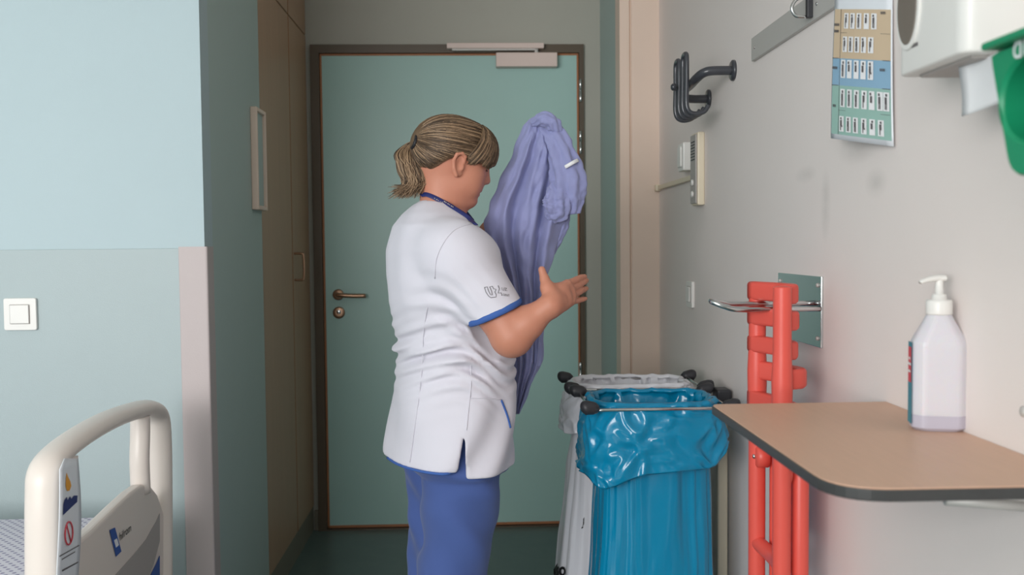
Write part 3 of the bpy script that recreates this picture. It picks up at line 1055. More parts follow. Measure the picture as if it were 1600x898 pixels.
# pivots and cross bars
pv = at(1184, 722, X=XF - 0.018)
for y in (yn, yf):
    pb_ = lathe('pivot_boss', [(0.024, -0.012), (0.024, 0.010), (0.018, 0.014)], (XF + 0.006, y + (-0.012 if y == yf else 0.012), pv.z), (-1, 0, 0), RC, sc, 18)
    lathe('pivot_screw', [(0.006, 0.013), (0.005, 0.018), (0.002, 0.019)], (XF + 0.006, y + (-0.012 if y == yf else 0.012), pv.z), (-1, 0, 0), M['steel'], pb_, 10)
zb1 = at(1187, 845, Y=yf).z
tube('cross_bar', catmull([(XF, yf, zb1), (XF + 0.012, ym, zb1 - 0.01), (XF, yn, zb1)], 8), 0.0155, RC, sc, 14)
tube('cross_bar', catmull([(XL, yf, zb1 - 0.12), (XL + 0.006, ym, zb1 - 0.12), (XL, yn, zb1 - 0.12)], 6), 0.013, RC, sc, 14)
for y in (yn, yf):
    lathe('rubber_foot', [(0.021, 0), (0.021, 0.03), (0.018, 0.034)], (XF, y, cz0 - 0.006), (0, 0, 1), M['black_plastic'], sc, 16)

# ------------------------------------------------------------------ wall shelf
w1 = at(1384, 627, X=XR)
ZS = w1.z
ys1 = w1.y
fc = at(1119, 638, Z=ZS)
xs0 = fc.x
ys0 = at(1400, 764, Z=ZS).y
th = 0.015
sh = thing('wall_shelf', (XR, (ys0 + ys1) / 2, ZS - th), 'beech laminate fold-down wall shelf with rounded corners and dark edge', 'shelf')
pl = round_poly([(xs0, ys1), (xs0, ys0), (XR - 0.001, ys0), (XR - 0.001, ys1)], [0.018, 0.075, 0, 0], 8)
prism('shelf_board', [Vector((x, y, ZS - th)) for x, y in pl], (0, 0, th - 0.0012), M['shelf_edge'], sh, 0.002)
pl2 = round_poly([(xs0 + 0.0025, ys1 - 0.0025), (xs0 + 0.0025, ys0 + 0.0025), (XR - 0.001, ys0 + 0.0025), (XR - 0.001, ys1 - 0.0025)], [0.016, 0.073, 0, 0], 8)
prism('laminate_top', [Vector((x, y, ZS - 0.0012)) for x, y in pl2], (0, 0, 0.0014), M['shelf_top'], sh)
# folding bracket underneath
yb0 = ys0 + 0.10
for yy in (yb0, ys1 - 0.14):
    prism('bracket_web', [Vector((x_, yy - 0.003, z_)) for x_, z_ in ((xs0 + 0.10, ZS - th), (XR, ZS - th), (XR, ZS - th - 0.036), (XR - 0.10, ZS - th - 0.030))], (0, 0.006, 0), M['alu'], sh)
    tube('bracket_bar', [(XR - 0.13, yy, ZS - th - 0.026), (XR - 0.002, yy, ZS - th - 0.038)], 0.007, M['alu'], sh, 10)
    br = box('bracket_arm', (xs0 + 0.12, yy - 0.012, ZS - th - 0.022), (XR, yy + 0.012, ZS - th), M['alu'], sh, 0.002)
    box('bracket_plate', (XR - 0.006, yy - 0.018, ZS - th - 0.05), (XR, yy + 0.018, ZS - th), M['alu'], sh, 0.001)
q = at(1600, 642, X=XR)
for zz in (q.z,):
    lathe('wall_bolt', [(0.007, 0), (0.007, 0.004), (0.004, 0.006)], (XR, q.y - 0.003, zz), (-1, 0, 0), M['alu'], sh, 12)

# ------------------------------------------------------------------ disinfectant bottle
bc = at(1483, 676, Z=ZS)
bt = thing('pump_bottle', (bc.x, bc.y, ZS), 'translucent white pump bottle with a blue and red label on the wall shelf', 'bottle')
M['bottle'] = mat('milky_translucent_plastic', (236, 233, 240), 0.35, var=0.01, trans=0.25, sss=0.3)
M['liquid'] = mat('pale_lilac_liquid', (186, 182, 196), 0.2, var=0.01)
pxm = FPX / bc.y                                         # pixels per metre there
hw = 46.0 / pxm
def zz(py):
    return ZS + (679 - py) / pxm
bw, bd = hw * 0.93, hw * 0.62
ang = math.radians(-14)
ca, sa = math.cos(ang), math.sin(ang)
bcy = bc.y + 0.028
XC = bc.x - 0.003
def brow(z, w, d, ch, flat=False):
    pts = [(-w, -d + ch), (-w + ch, -d), (w - ch, -d), (w, -d + ch), (w, d - ch), (w - ch, d), (-w + ch, d), (-w, d - ch)]
    pts = round_poly(pts, min(0.006, ch * 0.6), 3)
    return [(XC + x * ca - y * sa, bcy + x * sa + y * ca, z) for x, y in pts]
def loft_rows(rows, cap0=True, cap1=True):
    V, Fc = [], []
    m_ = len(rows[0])
    for r_ in rows:
        V += r_
    for i in range(len(rows) - 1):
        for k in range(m_):
            l = (k + 1) % m_
            Fc.append((i * m_ + k, i * m_ + l, (i + 1) * m_ + l, (i + 1) * m_ + k))
    if cap0:
        Fc.append(tuple(range(m_))[::-1])
    if cap1:
        Fc.append(tuple((len(rows) - 1) * m_ + k for k in range(m_)))
    return V, Fc
cf = 0.013
rows = [brow(ZS + 0.0005, bw - 0.004, bd - 0.004, cf), brow(ZS + 0.005, bw, bd, cf), brow(zz(655), bw, bd, cf)]
V, Fc = loft_rows(rows)
liquid_z = zz(653)
V, Fc = loft_rows([brow(ZS + 0.0005, bw - 0.004, bd - 0.004, cf), brow(ZS + 0.005, bw, bd, cf), brow(liquid_z, bw, bd, cf)], True, False)
o1 = mesh_obj('filled_base', V, Fc, M['liquid'], bt, False)
rows = [brow(liquid_z, bw, bd, cf), brow(zz(560), bw, bd, cf), brow(zz(541), bw, bd, cf), brow(zz(534), bw * 0.97, bd * 0.97, cf), brow(zz(512), bw * 0.70, bd * 0.80, cf * 0.9), brow(zz(496), bw * 0.50, bd * 0.66, cf * 0.8), brow(zz(490), bw * 0.42, bd * 0.58, cf * 0.6)]
V, Fc = loft_rows(rows, False, True)
mesh_obj('bottle_body', V, Fc, M['bottle'], bt, False)
cx, cy = XC, bcy
lathe('pump_collar', [(20.0 / pxm, zz(491)), (20.5 / pxm, zz(488)), (20.5 / pxm, zz(470)), (19 / pxm, zz(467)), (12 / pxm, zz(466.5)), (11.5 / pxm, zz(459)), (10 / pxm, zz(458)), (6.5 / pxm, zz(457)), (6 / pxm, zz(437)), (6 / pxm, zz(432))], (cx, cy, 0), (0, 0, 1), M['white_plastic'], bt, 26)
for z_ in range(0):
    pass
nz = catmull([(cx + 0.009, cy, zz(432)), (cx - 0.004, cy, zz(432)), (cx - 0.018, cy - 0.002, zz(434)), (cx - 0.030, cy - 0.004, zz(438))], 6)
tube('pump_spout', nz, [0.0065] * 8 + list(np.linspace(0.0065, 0.004, len(nz) - 8)), M['white_plastic'], bt, 12, flat=0.75)
# label wrapped on the end face that looks into the room
ux, uy = -sa, ca
def lab(nm, y0, y1, z0, z1, off, m):
    P = [(-bw - off, y0), (-bw - off, y1)]
    W = [(XC + x * ca - y * sa, bcy + x * sa + y * ca) for x, y in P]
    V = [(W[0][0], W[0][1], z0), (W[1][0], W[1][1], z0), (W[1][0], W[1][1], z1), (W[0][0], W[0][1], z1)]
    return mesh_obj(nm, V, [(3, 2, 1, 0)], m, bt, False)
M['teal_print'] = mat('teal_print', (46, 140, 160), 0.45, var=0.02)
M['coral_print'] = mat('coral_print', (214, 78, 92), 0.45, var=0.02)
lb = lab('label', -bd + cf * 0.9, bd - cf * 0.9, zz(669), zz(536), 0.0006, M['teal_print'])
lab('label_patch', -bd + cf * 0.9 + 0.003, bd - cf * 0.9 - 0.003, zz(602), zz(544), 0.0011, M['coral_print'])
for k, (zc_, s_) in enumerate(((572, 0.022), (584, 0.016), (563, 0.012))):
    lab('label_lettering', -s_ * 0.5, s_ * 0.5, zz(zc_ + 2), zz(zc_ - 2), 0.0015, M['white_print'])
# bevel strip of the label that turns the corner to the camera
def lab2(nm, z0, z1, m, off):
    P = [(-bw, -bd + cf), (-bw + cf, -bd)]
    n_ = (-0.7071 * off, -0.7071 * off)
    W = [(XC + (x + n_[0]) * ca - (y + n_[1]) * sa, bcy + (x + n_[0]) * sa + (y + n_[1]) * ca) for x, y in P]
    V = [(W[0][0], W[0][1], z0), (W[1][0], W[1][1], z0), (W[1][0], W[1][1], z1), (W[0][0], W[0][1], z1)]
    return mesh_obj(nm, V, [(0, 1, 2, 3)], m, bt, False)

# ------------------------------------------------------------------ laundry stand with two bags
ZR = 0.85
nl, nr = at(924, 641, Z=ZR), at(1134, 634, Z=ZR)
bx0_, bx1_ = nl.x, nr.x
by0 = nl.y
by1 = at(1000, 613, Z=ZR).y
by2, by3 = by1 + 0.055, by1 + 0.27
wx0, wx1 = bx0_ - 0.01, bx1_ + 0.015
st = thing('laundry_stand', ((bx0_ + bx1_) / 2, (by0 + by3) / 2, 0), 'double wire laundry stand with black corner grips and pale posts', 'laundry stand')
def rect_loop(x0, x1, y0, y1, r, n=5, z=0.0):
    return [(x, y, z) for x, y in round_poly([(x0, y0), (x1, y0), (x1, y1), (x0, y1)], r, n)]
def ring(x0, x1, y0, y1):
    tube('ring', rect_loop(x0, x1, y0, y1, 0.03, 5, ZR), 0.0042, M['steel'], st, 10, closed=True)
    for (x, y, dx, dy) in ((x0, y0, 1, 0.15), (x1, y0, -1, 0.15), (x0, y1, 1, -0.15), (x1, y1, -1, -0.15)):
        c0 = Vector((x - dx * 0.026, y - dy * 0.02, ZR + 0.004))
        tube('corner_grip', catmull([c0, c0 + Vector((dx * 0.012, dy * 0.008, 0.003)), c0 + Vector((dx * 0.03, dy * 0.02, 0.001)), c0 + Vector((dx * 0.044, dy * 0.03, -0.003))], 4), [0.006, 0.012, 0.0155, 0.0175, 0.0178, 0.0178, 0.017, 0.0165, 0.016, 0.0155, 0.013, 0.011, 0.008], M['black_plastic'], st, 12)
ring(bx0_, bx1_, by0, by1)
ring(wx0, wx1, by2, by3)
xp = at(1127, 760, Y=by1 + 0.02).x
for i, (x, y) in enumerate(((xp, by1 + 0.015), (bx0_ + 0.07, by1 + 0.015))):
    box('post', (x - 0.014, y - 0.012, 0.06), (x + 0.014, y + 0.012, ZR - 0.03), M['cream_plastic'], st, 0.004)
    box('post_cap', (x - 0.020, y - 0.03, ZR - 0.05), (x + 0.020, y + 0.03, ZR + 0.006), M['black_plastic'], st, 0.006)
    box('foot_rail', (x - 0.016, by0 + 0.01, 0.055), (x + 0.016, by3 - 0.01, 0.085), M['cream_plastic'], st, 0.004)
    for yy in (by0 + 0.03, by3 - 0.03):
        lathe('caster', [(0.020, -0.01), (0.027, -0.006), (0.027, 0.006), (0.020, 0.01)], (x, yy, 0.0275), (1, 0, 0), M['black_plastic'], st, 18)

def sup(a, b, t, p=3.2):
    c, s = math.cos(t), math.sin(t)
    return (a * math.copysign(abs(c) ** (2 / p), c), b * math.copysign(abs(s) ** (2 / p), s))

def bag(name, x0, x1, y0, y1, cuff_fn, body, seed, m, inner=0.30):
    cx_, cy_ = (x0 + x1) / 2, (y0 + y1) / 2
    a_, b_ = (x1 - x0) / 2, (y1 - y0) / 2
    NT = 280
    rows = []
    def crumple(x, y, z, amp, fr):
        v = Vector((x * fr + seed, y * fr, z * fr))
        w_ = v + Vector((noise.noise(v * 0.7), noise.noise(v * 0.7 + Vector((5, 1, 2))), noise.noise(v * 0.7 + Vector((1, 7, 3))))) * 0.6
        d = noise.voronoi(w_)[0]
        rid = 1 - abs(noise.noise(w_ * 1.3)) * 3.2
        return amp * ((d[1] - d[0]) - 0.35) * 0.7 + amp * 0.75 * max(-0.4, rid) + amp * 0.6 * noise.noise(v * 0.4)
    rws = []
    for t_ in np.linspace(0, 1, 24):
        rws.append(('in', t_))
    for t_ in np.linspace(0, 1, 6):
        rws.append(('lip', t_))
    for t_ in np.linspace(0, 1, 44):
        rws.append(('cuff', t_))
    for t_ in np.linspace(0, 1, 4)[1:]:
        rws.append(('tuck', t_))
    for t_ in np.linspace(0, 1, 46):
        rws.append(('body', t_))
    V, Fc = [], []
    for kind, t in rws:
        for k in range(NT):
            th_ = 2 * math.pi * k / NT
            cl = cuff_fn(th_)
            if kind == 'in':
                z = ZR + 0.004 - inner * (1 - t)
                off = -0.012 - 0.035 * (1 - t)
                amp = 0.016
            elif kind == 'lip':
                z = ZR + 0.004 + 0.010 * math.sin(math.pi * t)
                off = -0.012 + 0.022 * t
                amp = 0.007
            elif kind == 'cuff':
                z = ZR + 0.002 - cl * t
                off = 0.008 + 0.012 * math.sin(min(1, t * 2.0) * math.pi / 2) + 0.014 * t
                amp = 0.010
            elif kind == 'tuck':
                z = ZR + 0.002 - cl * (1 - 0.10 * t)
                off = 0.034 - 0.038 * t
                amp = 0.006
            else:
                zt2 = ZR - cl * 0.9
                z = zt2 + (0.10 - zt2) * t
                off = body(th_, t)
                amp = 0.006
            x, y = sup(a_ + off, b_ + off, th_, 3.4)
            x += cx_
            y += cy_
            c = crumple(x, y, z * (1.0 if kind in ('in', 'cuff') else 0.25), amp, 17 if kind != 'body' else 8)
            if kind == 'body':
                c += 0.011 * noise.noise(Vector((math.cos(th_) * 4.5, math.sin(th_) * 4.5, z * 1.2 + seed))) + 0.003 * noise.noise(Vector((math.cos(th_) * 11, math.sin(th_) * 11, z * 1.0 + seed)))
            nx, ny = (x - cx_) / a_, (y - cy_) / b_
            l_ = math.hypot(nx, ny) + 1e-6
            V.append((x + nx / l_ * c, y + ny / l_ * c, z + (0.4 * c if kind in ('lip', 'cuff', 'in') else 0)))
    R_ = len(rws)
    for i in range(R_ - 1):
        for k in range(NT):
            l = (k + 1) % NT
            Fc.append((i * NT + k, (i + 1) * NT + k, (i + 1) * NT + l, i * NT + l))
    Fc.append(tuple((R_ - 1) * NT + k for k in range(NT)))
    Fc.append(tuple(range(NT))[::-1])
    return mesh_obj(name, V, Fc, m)
def blue_cuff(t):
    # longer at the front left, shorter at the right
    return 0.135 + 0.055 * math.cos(t - math.radians(215)) + 0.01 * math.sin(5 * t)
bb = bag('laundry_bag', bx0_ + 0.018, bx1_ - 0.018, by0 + 0.018, by1 - 0.012, blue_cuff, lambda th_, t: -0.012 + 0.012 * t + 0.022 * t * max(0, -math.cos(th_)), 3.1, M['blue_bag'])
tag(bb, 'glossy blue plastic laundry bag folded over the front ring of the stand', 'bag')
wb = bag('laundry_bag', wx0 + 0.006, wx1 - 0.03, by2 + 0.01, by3, lambda t: 0.10 + 0.03 * math.cos(t - 3.4), lambda th_, t: -0.004 + 0.07 * t * max(0, -math.cos(th_)), 8.7, M['white_bag'])
tag(wb, 'white plastic laundry bag with black lettering behind the blue bag', 'bag')
bv = bvh_of(wb)
def wbmap(x, y):
    return on_surface(bv, 860 + x * 0.62, 899 - y * 1.0, 0.004)
lettering('lettering', 'aso', 30, wbmap, M['black_print'], wb, bold=0.9)

# ------------------------------------------------------------------ hospital bed
XB0 = -0.80
def bp(px, py, x=XB0):
    return at(px, py, X=x)
BP = M['bed_plastic']
bed = thing('hospital_bed', (-1.9, 2.1, 0), 'hospital bed with ivory plastic footboard in the lower left corner', 'bed')
yA_, yB_ = bp(66, 780).y, bp(247, 760).y
bz = 0.30
rail = [bp(66, 1180), bp(66, 898), bp(66, 780), bp(70, 735), bp(92, 706), bp(130, 678), bp(170, 656), bp(205, 643), bp(231, 638), bp(245, 650), bp(249, 690), bp(250, 760), bp(250, 898), bp(250, 1060)]
rail = [(XB0, p_.y, max(p_.z, bz)) for p_ in rail]
P = catmull(rail, 7)
n_ = len(P)
rd = np.array([0.0205] * n_)
tube('footboard_rim', P, rd, BP, bed, 20, flat=1.5, ref=(1, 0, 0))
# solid lower panel with a curved top
pp = [bp(60, 1100), bp(80, 870), bp(104, 852), bp(135, 826), bp(170, 792), bp(196, 768), bp(212, 757), bp(226, 757), bp(238, 772), bp(249, 805), bp(250, 898), bp(250, 1040)]
pp = [(p_.y, max(p_.z, bz)) for p_ in pp]
fb = prism('footboard_panel', [Vector((XB0 - 0.014, y, z)) for y, z in pp], (0.028, 0, 0), BP, bed, 0.008, 3)
tube('inner_post', catmull([bp(219, 650), bp(219, 680), bp(218, 720), bp(220, 770)], 6), 0.0185, BP, bed, 16, flat=1.25, ref=(1, 0, 0))
# near stile between post and hand hole
tube('inner_post', catmull([bp(104, 712), bp(102, 760), bp(98, 820), bp(90, 880)], 6), 0.018, BP, bed, 16, flat=1.2, ref=(1, 0, 0))
# grey lower field and blue accent
def patch(nm, pts, off, m, par=fb):
    P2 = [bp(x, y, XB0 + 0.014 + off) for x, y in pts]
    return prism(nm, P2, (0.0012, 0, 0), m, par)
patch('grey_field', [(178, 900), (205, 870), (228, 842), (243, 815), (249, 802), (249, 845), (240, 880), (232, 900)], 0.0003, M['bed_grey'])
patch('blue_accent', [(234, 900), (244, 880), (249, 868), (249, 900)], 0.001, M['blue_print'])
patch('blue_emblem', [(171, 828), (179, 824), (189, 861), (181, 869)], 0.0012, M['blue_print'])
patch('emblem_mark', [(178, 844), (182, 841), (185, 851), (181, 855)], 0.0024, M['white_print'])
e0, e1 = bp(187, 845, XB0 + 0.0155), bp(205, 829, XB0 + 0.0155)
ed = (e1 - e0)
tw, tf = text_mesh('hilrom', 1.0)
wmax = max(v.x for v in tw)
ux_ = Vector((0, ed.y, ed.z)) / wmax
hh_ = abs(at(195, 826, X=XB0).z - at(195, 840, X=XB0).z)
mesh_obj('lettering', [e0 + ux_ * v.x + Vector((0, 0, 1)) * v.y * hh_ * 1.3 for v in tw], tf, M['black_print'], fb, False)
# hanging label on the near post
XT = XB0 + 0.036
tg = thing('bed_tag', bp(104, 898, XT), 'glossy pale instruction tag with orange drop and red sign on the footboard', 'tag')
def tp(px, py, lift=0.0):
    p_ = bp(px, py, XT)
    return Vector((XT + 0.006 * math.sin((py - 715) / 60.0) + lift, p_.y, p_.z))
V, Fc = [], []
ny_, nx_ = 14, 6
for j in range(ny_ + 1):
    y = 716 + (960 - 716) * j / ny_
    l_, r_ = 92 - 6 * math.sin(j / ny_ * 3), 121
    if j == 0:
        l_ = 100
    for i in range(nx_ + 1):
        V.append(tp(l_ + (r_ - l_) * i / nx_, y))
for j in range(ny_):
    for i in range(nx_):
        Fc.append((j * (nx_ + 1) + i, j * (nx_ + 1) + i + 1, (j + 1) * (nx_ + 1) + i + 1, (j + 1) * (nx_ + 1) + i))
tsheet = mesh_obj('tag_sheet', V, Fc, M['card'], tg)
tsheet.modifiers.new('thickness', 'SOLIDIFY').thickness = 0.0015
def tpoly(nm, pts, m):
    mesh_obj(nm, [tp(x, y, 0.0025) for x, y in pts], [tuple(range(len(pts)))], m, tg, False)
tpoly('orange_drop', [(100, 738), (102, 745), (105, 752), (106, 759), (103, 766), (99, 767), (97, 760), (98, 750)], M['orange_print'])
tpoly('blue_lettering', [(92, 788), (94, 781), (98, 776), (99, 781), (103, 775), (105, 779), (109, 774), (115, 774), (114, 784), (104, 793), (91, 805)], M['navy_print'])
ringp = [tp(100.5 + 6 * math.cos(t * math.pi / 12), 833 + 18 * math.sin(t * math.pi / 12), 0.003) for t in range(24)]
tube('red_sign', ringp, 0.0014, M['red_print'], tg, 6, closed=True)
tube('red_sign_bar', [tp(97, 821, 0.003), tp(104, 846, 0.003)], 0.0012, M['red_print'], tg, 6)
tpoly('grey_print', [(88, 868), (118, 851), (118, 852.5), (88, 870)], M['grey_print'])
tpoly('grey_print', [(92, 873), (112, 861), (112, 862.5), (92, 875)], M['grey_print'])
tpoly('grey_print', [(94, 890), (118, 877), (118, 879), (94, 893)], M['grey_print'])
# mattress with patterned sheet, bed base
zm = at(25, 806, Y=yB_ - 0.03).z
mm_ = bpy.data.materials.new('lilac_dotted_sheet')
mm_.use_nodes = True
nt = mm_.node_tree
bs = nt.nodes['Principled BSDF']
bs.inputs['Roughness'].default_value = 0.85
tc = nt.nodes.new('ShaderNodeTexCoord')
mp = nt.nodes.new('ShaderNodeMapping')
mp.inputs['Rotation'].default_value = (0, 0, math.radians(45))
mp.inputs['Scale'].default_value = (60, 60, 60)
nt.links.new(tc.outputs['Object'], mp.inputs['Vector'])
ck = nt.nodes.new('ShaderNodeTexVoronoi')
ck.inputs['Scale'].default_value = 1.0
ck.inputs['Randomness'].default_value = 0.0
nt.links.new(mp.outputs['Vector'], ck.inputs['Vector'])
cr_ = nt.nodes.new('ShaderNodeValToRGB')
cr_.color_ramp.elements[0].position, cr_.color_ramp.elements[1].position = 0.22, 0.32
cr_.color_ramp.elements[0].color = lin((150, 146, 176))
cr_.color_ramp.elements[1].color = lin((222, 220, 230))
nt.links.new(ck.outputs['Distance'], cr_.inputs['Fac'])
nt.links.new(cr_.outputs['Color'], bs.inputs['Base Color'])
mt = thing('mattress', (-1.9, 2.1, zm - 0.14), 'mattress under a white sheet with small lilac dots behind the footboard', 'mattress')
box('fitted_sheet', (-2.95, yA_ + 0.0, zm - 0.14), (XB0 - 0.045, yB_ - 0.03, zm), mm_, mt, 0.03, 4, True)
box('bed_base', (-2.95, yA_, zm - 0.20), (XB0 - 0.03, yB_, zm - 0.142), M['bed_grey'], bed, 0.01)
for x in (-2.7, -1.05):
    for y in (yA_ + 0.08, yB_ - 0.08):
        tube('leg', [(x, y, 0.12), (x, y, zm - 0.2)], 0.03, M['bed_grey'], bed, 12)
        lathe('caster', [(0.04, -0.016), (0.06, -0.012), (0.06, 0.012), (0.04, 0.016)], (x, y, 0.06), (0, 1, 0), M['black_plastic'], bed, 18)
# ------------------------------------------------------------------ the nurse
YP = 2.33
def pw(px, py, Y=YP):
    return np.array(at(px, py, Y=Y))
BYAW = math.radians(17)
fw = np.array([math.cos(BYAW), math.sin(BYAW), 0.0])            # where she faces
rt = np.array([math.sin(BYAW), -math.cos(BYAW), 0.0])           # her right-hand side
person = thing('person', (-0.06, YP, 0.0), 'person in a white tunic and blue trousers, blonde ponytail, holding up a lilac gown', 'person')

# torso rows in the side view: image y, back edge x, front edge x, half width
TR = [(312, 662, 696, 0.040), (320, 645, 706, 0.070), (334, 628, 720, 0.115), (352, 613, 744, 0.158), (390, 604, 778, 0.185), (430, 603, 786, 0.190), (470, 608, 791, 0.186),
      (510, 615, 796, 0.182), (550, 619, 800, 0.182), (580, 618, 802, 0.186), (620, 612, 803, 0.194), (660, 606, 801, 0.202), (700, 602, 799, 0.206), (760, 601, 794, 0.206)]
tz, tcx, tcy, ta, tb = [], [], [], [], []
for (py, L, R_, hb) in TR:
    pl_, pr_ = pw(L, py), pw(R_, py)
    c_ = (pl_ + pr_) / 2
    ext = (pr_[0] - pl_[0]) / 2
    a2 = max(0.03 ** 2, (ext ** 2 - (hb * math.sin(BYAW)) ** 2) / math.cos(BYAW) ** 2)
    tz.append(c_[2]); tcx.append(c_[0]); tcy.append(YP + (0.012 if py > 500 else 0.0)); ta.append(math.sqrt(a2)); tb.append(hb)
o_ = np.argsort(tz)
tz, tcx, tcy, ta, tb = [np.array(v)[o_] for v in (tz, tcx, tcy, ta, tb)]

def torso_sdf(x, y, z, grow=0.0, p=2.3):
    zz1 = np.asarray(z).reshape(-1)
    sh_ = (1, 1, -1)
    cx_ = np.interp(zz1, tz, tcx).reshape(sh_)
    cy_ = np.interp(zz1, tz, tcy).reshape(sh_)
    a_ = (np.interp(zz1, tz, ta) + grow).reshape(sh_)
    b_ = (np.interp(zz1, tz, tb) + grow).reshape(sh_)
    dx, dy = x - cx_, y - cy_
    u = dx * fw[0] + dy * fw[1]
    v = dx * rt[0] + dy * rt[1]
    q = (np.abs(u / a_) ** p + np.abs(v / b_) ** p) ** (1 / p)
    d = (q - 1) * np.minimum(a_, b_) * 0.9
    top = (z - (tz[-1] + grow))
    return np.maximum(d, top * 0.8)

# joints
SR, ER, WR = pw(712, 396, 2.175), pw(800, 522, 2.125), pw(860, 477, 2.10)
SL, EL, WL = pw(690, 385, 2.485), pw(748, 408, 2.54), pw(815, 310, 2.475)
CUF = pw(775, 489, 2.135)

# ---- tunic
T = Field((-0.28, 1.98, 0.68), (0.20, 2.66, 1.42), 0.0042)
s_all = (slice(None),) * 3
x, y, z = T.pts(s_all)
T.d = torso_sdf(x, y, z).astype(np.float32)
def axis_cap(a, b, ra, rb, k):
    T.capsule(a, b, ra, rb, k)
ax_ = (CUF - SR) / np.linalg.norm(CUF - SR)
T.capsule(SR + np.array([-0.020, 0.03, 0.000]), SR + ax_ * 0.03, 0.066, 0.076, 0.030)
T.capsule(SR, CUF + ax_ * 0.05, 0.077, 0.059, 0.022)
axl = (EL - SL) / np.linalg.norm(EL - SL)
T.capsule(SL, SL + axl * 0.10, 0.072, 0.066, 0.03)
T.ellip(pw(722, 402, 2.2), (0.075, 0.075, 0.055), k=0.03)
x, y, z = T.pts(s_all)
# folds: bunching at the waist, vertical drag lines at the skirt, creases under the arm
zwst = float(pw(700, 548)[2])
waist = np.exp(-((z - zwst) / 0.075) ** 2)
ph = 120 * z + 5 * np.sin(7 * x + 2) + 4 * np.sin(11 * y) + 3 * np.sin(23 * x + 17 * y)
wr_ = 0.0062 * waist * np.sin(ph) * (0.55 + 0.45 * np.sin(19 * x + 13 * y + 31 * z))
wr_ = wr_ + 0.0045 * waist * np.sin(1.7 * ph + 2 + 6 * np.sin(15 * x))
low = np.clip((zwst - 0.03 - z) / 0.1, 0, 1)
wr_ = wr_ + 0.0042 * low * np.sin(44 * x + 30 * y + 10 * np.sin(5 * z)) + 0.0025 * low * folds(x, y, z, 4, 6, 38)
up = np.clip((z - zwst) / 0.1, 0, 1)
wr_ = wr_ + 0.0036 * up * folds(x, y, z, 11, 7, 42)
arm_pit = pw(715, 470, 2.17)
dp = np.sqrt((x - arm_pit[0]) ** 2 + (y - arm_pit[1]) ** 2 + (z - arm_pit[2]) ** 2)
wr_ = wr_ + 0.0055 * np.exp(-(dp / 0.075) ** 2) * np.sin(150 * (0.55 * (x - arm_pit[0]) + (z - arm_pit[2])) + 4 * np.sin(25 * x))
T.d += wr_.astype(np.float32)
# armhole groove between body and sleeve
for a_, b_ in (((712, 352), (690, 378)), ((690, 378), (678, 410)), ((678, 410), (677, 440)), ((677, 440), (690, 470)), ((690, 470), (722, 500))):
    T.capsule(pw(*a_, 2.092), pw(*b_, 2.092), 0.006, 0.006, 0.012, sub=True)
# cuff cut
x, y, z = T.pts(s_all)
def cuff_cut(c, ax, rmax):
    s = T.sl(c - rmax - 0.03, c + rmax + 0.06)
    X_, Y_, Z_ = T.pts(s)
    h = (X_ - c[0]) * ax[0] + (Y_ - c[1]) * ax[1] + (Z_ - c[2]) * ax[2]
    rr_ = np.sqrt(np.maximum(0, (X_ - c[0]) ** 2 + (Y_ - c[1]) ** 2 + (Z_ - c[2]) ** 2 - h * h))
    cut = np.maximum(-h, rr_ - 0.075)
    T.d[s] = np.maximum(T.d[s], -cut)
cax = np.array([0.40, 0.02, -0.91]); cax /= np.linalg.norm(cax)
cuff_cut(CUF, cax, 0.08)
cuff_cut(SL + axl * 0.13, axl, 0.08)
# neckline opening (slopes from the nape down to the chest)
nk = pw(692, 318, YP)
T.ellip(nk + fw * 0.012 + np.array([0, 0, 0.020]), (0.066, 0.064, 0.034), k=0.006, sub=True)
# hem and hollow skirt
x, y, z = T.pts(s_all)
dxh = (x - tcx[0]) * fw[0] + (y - YP) * fw[1]
slx = float(pw(720, 745, 2.125)[0])
hem = 0.747 - 0.020 * np.clip((x - slx) / 0.008, 0, 1) + 0.10 * np.clip(x - (slx + 0.075), 0, 1) + 0 * y
hol = np.where(z < 0.90, T.d + 0.012, -1.0 * 0 + 1.0)
T.d = np.where(z < 0.90, np.maximum(T.d, -(T.d + 0.012)), T.d).astype(np.float32)
T.d = np.maximum(T.d, (hem - z)).astype(np.float32)
# side slit
st_, sb_l, sb_r = pw(726, 680, 2.125), pw(714, 748, 2.125), pw(727, 752, 2.125)
tt = np.clip((st_[2] - z) / (st_[2] - sb_l[2]), 0, 1.2)
lft = st_[0] - 0.001 + (sb_l[0] - st_[0]) * tt
rgt = st_[0] + 0.001 + (sb_r[0] - st_[0]) * tt
slit = np.maximum(np.maximum(lft - x, x - rgt), np.maximum(z - st_[2], y - (YP - 0.03)))
T.d = np.maximum(T.d, -slit).astype(np.float32)
V, Q = T.mesh()
V = relax(V, Q, 2, 0.5)
tunic = mesh_obj('tunic', V, Q, M['tunic'], person)
TB = bvh_of(tunic)

def seam(name, pts, r, m, lift=0.0012, n=6, par=tunic, flat=None):
    P = catmull([(a, b, 0) for a, b in pts], n)
    W = [on_surface(TB, p[0], p[1], lift) for p in P]
    W = np.array([tuple(w) for w in W])
    for _ in range(2):
        W[1:-1] = 0.25 * W[:-2] + 0.5 * W[1:-1] + 0.25 * W[2:]
    return tube(name, W, r, m, par, 6)
seam('side_seam', [(735, 560), (736, 600), (732, 640), (729, 672)], 0.0010, M['tunic'])
seam('back_seam', [(668, 480), (662, 520), (660, 570), (655, 620), (648, 670), (641, 722)], 0.0010, M['tunic'])
seam('sleeve_seam', [(736, 350), (712, 358), (694, 378), (682, 405), (680, 435)], 0.0012, M['tunic'])
seam('pocket_edge', [(735, 622), (760, 622), (783, 624)], 0.0012, M['tunic'])
seam('pocket_piping', [(783, 625), (789, 640), (794, 655), (797, 668)], 0.0026, M['trim_blue'], 0.001)
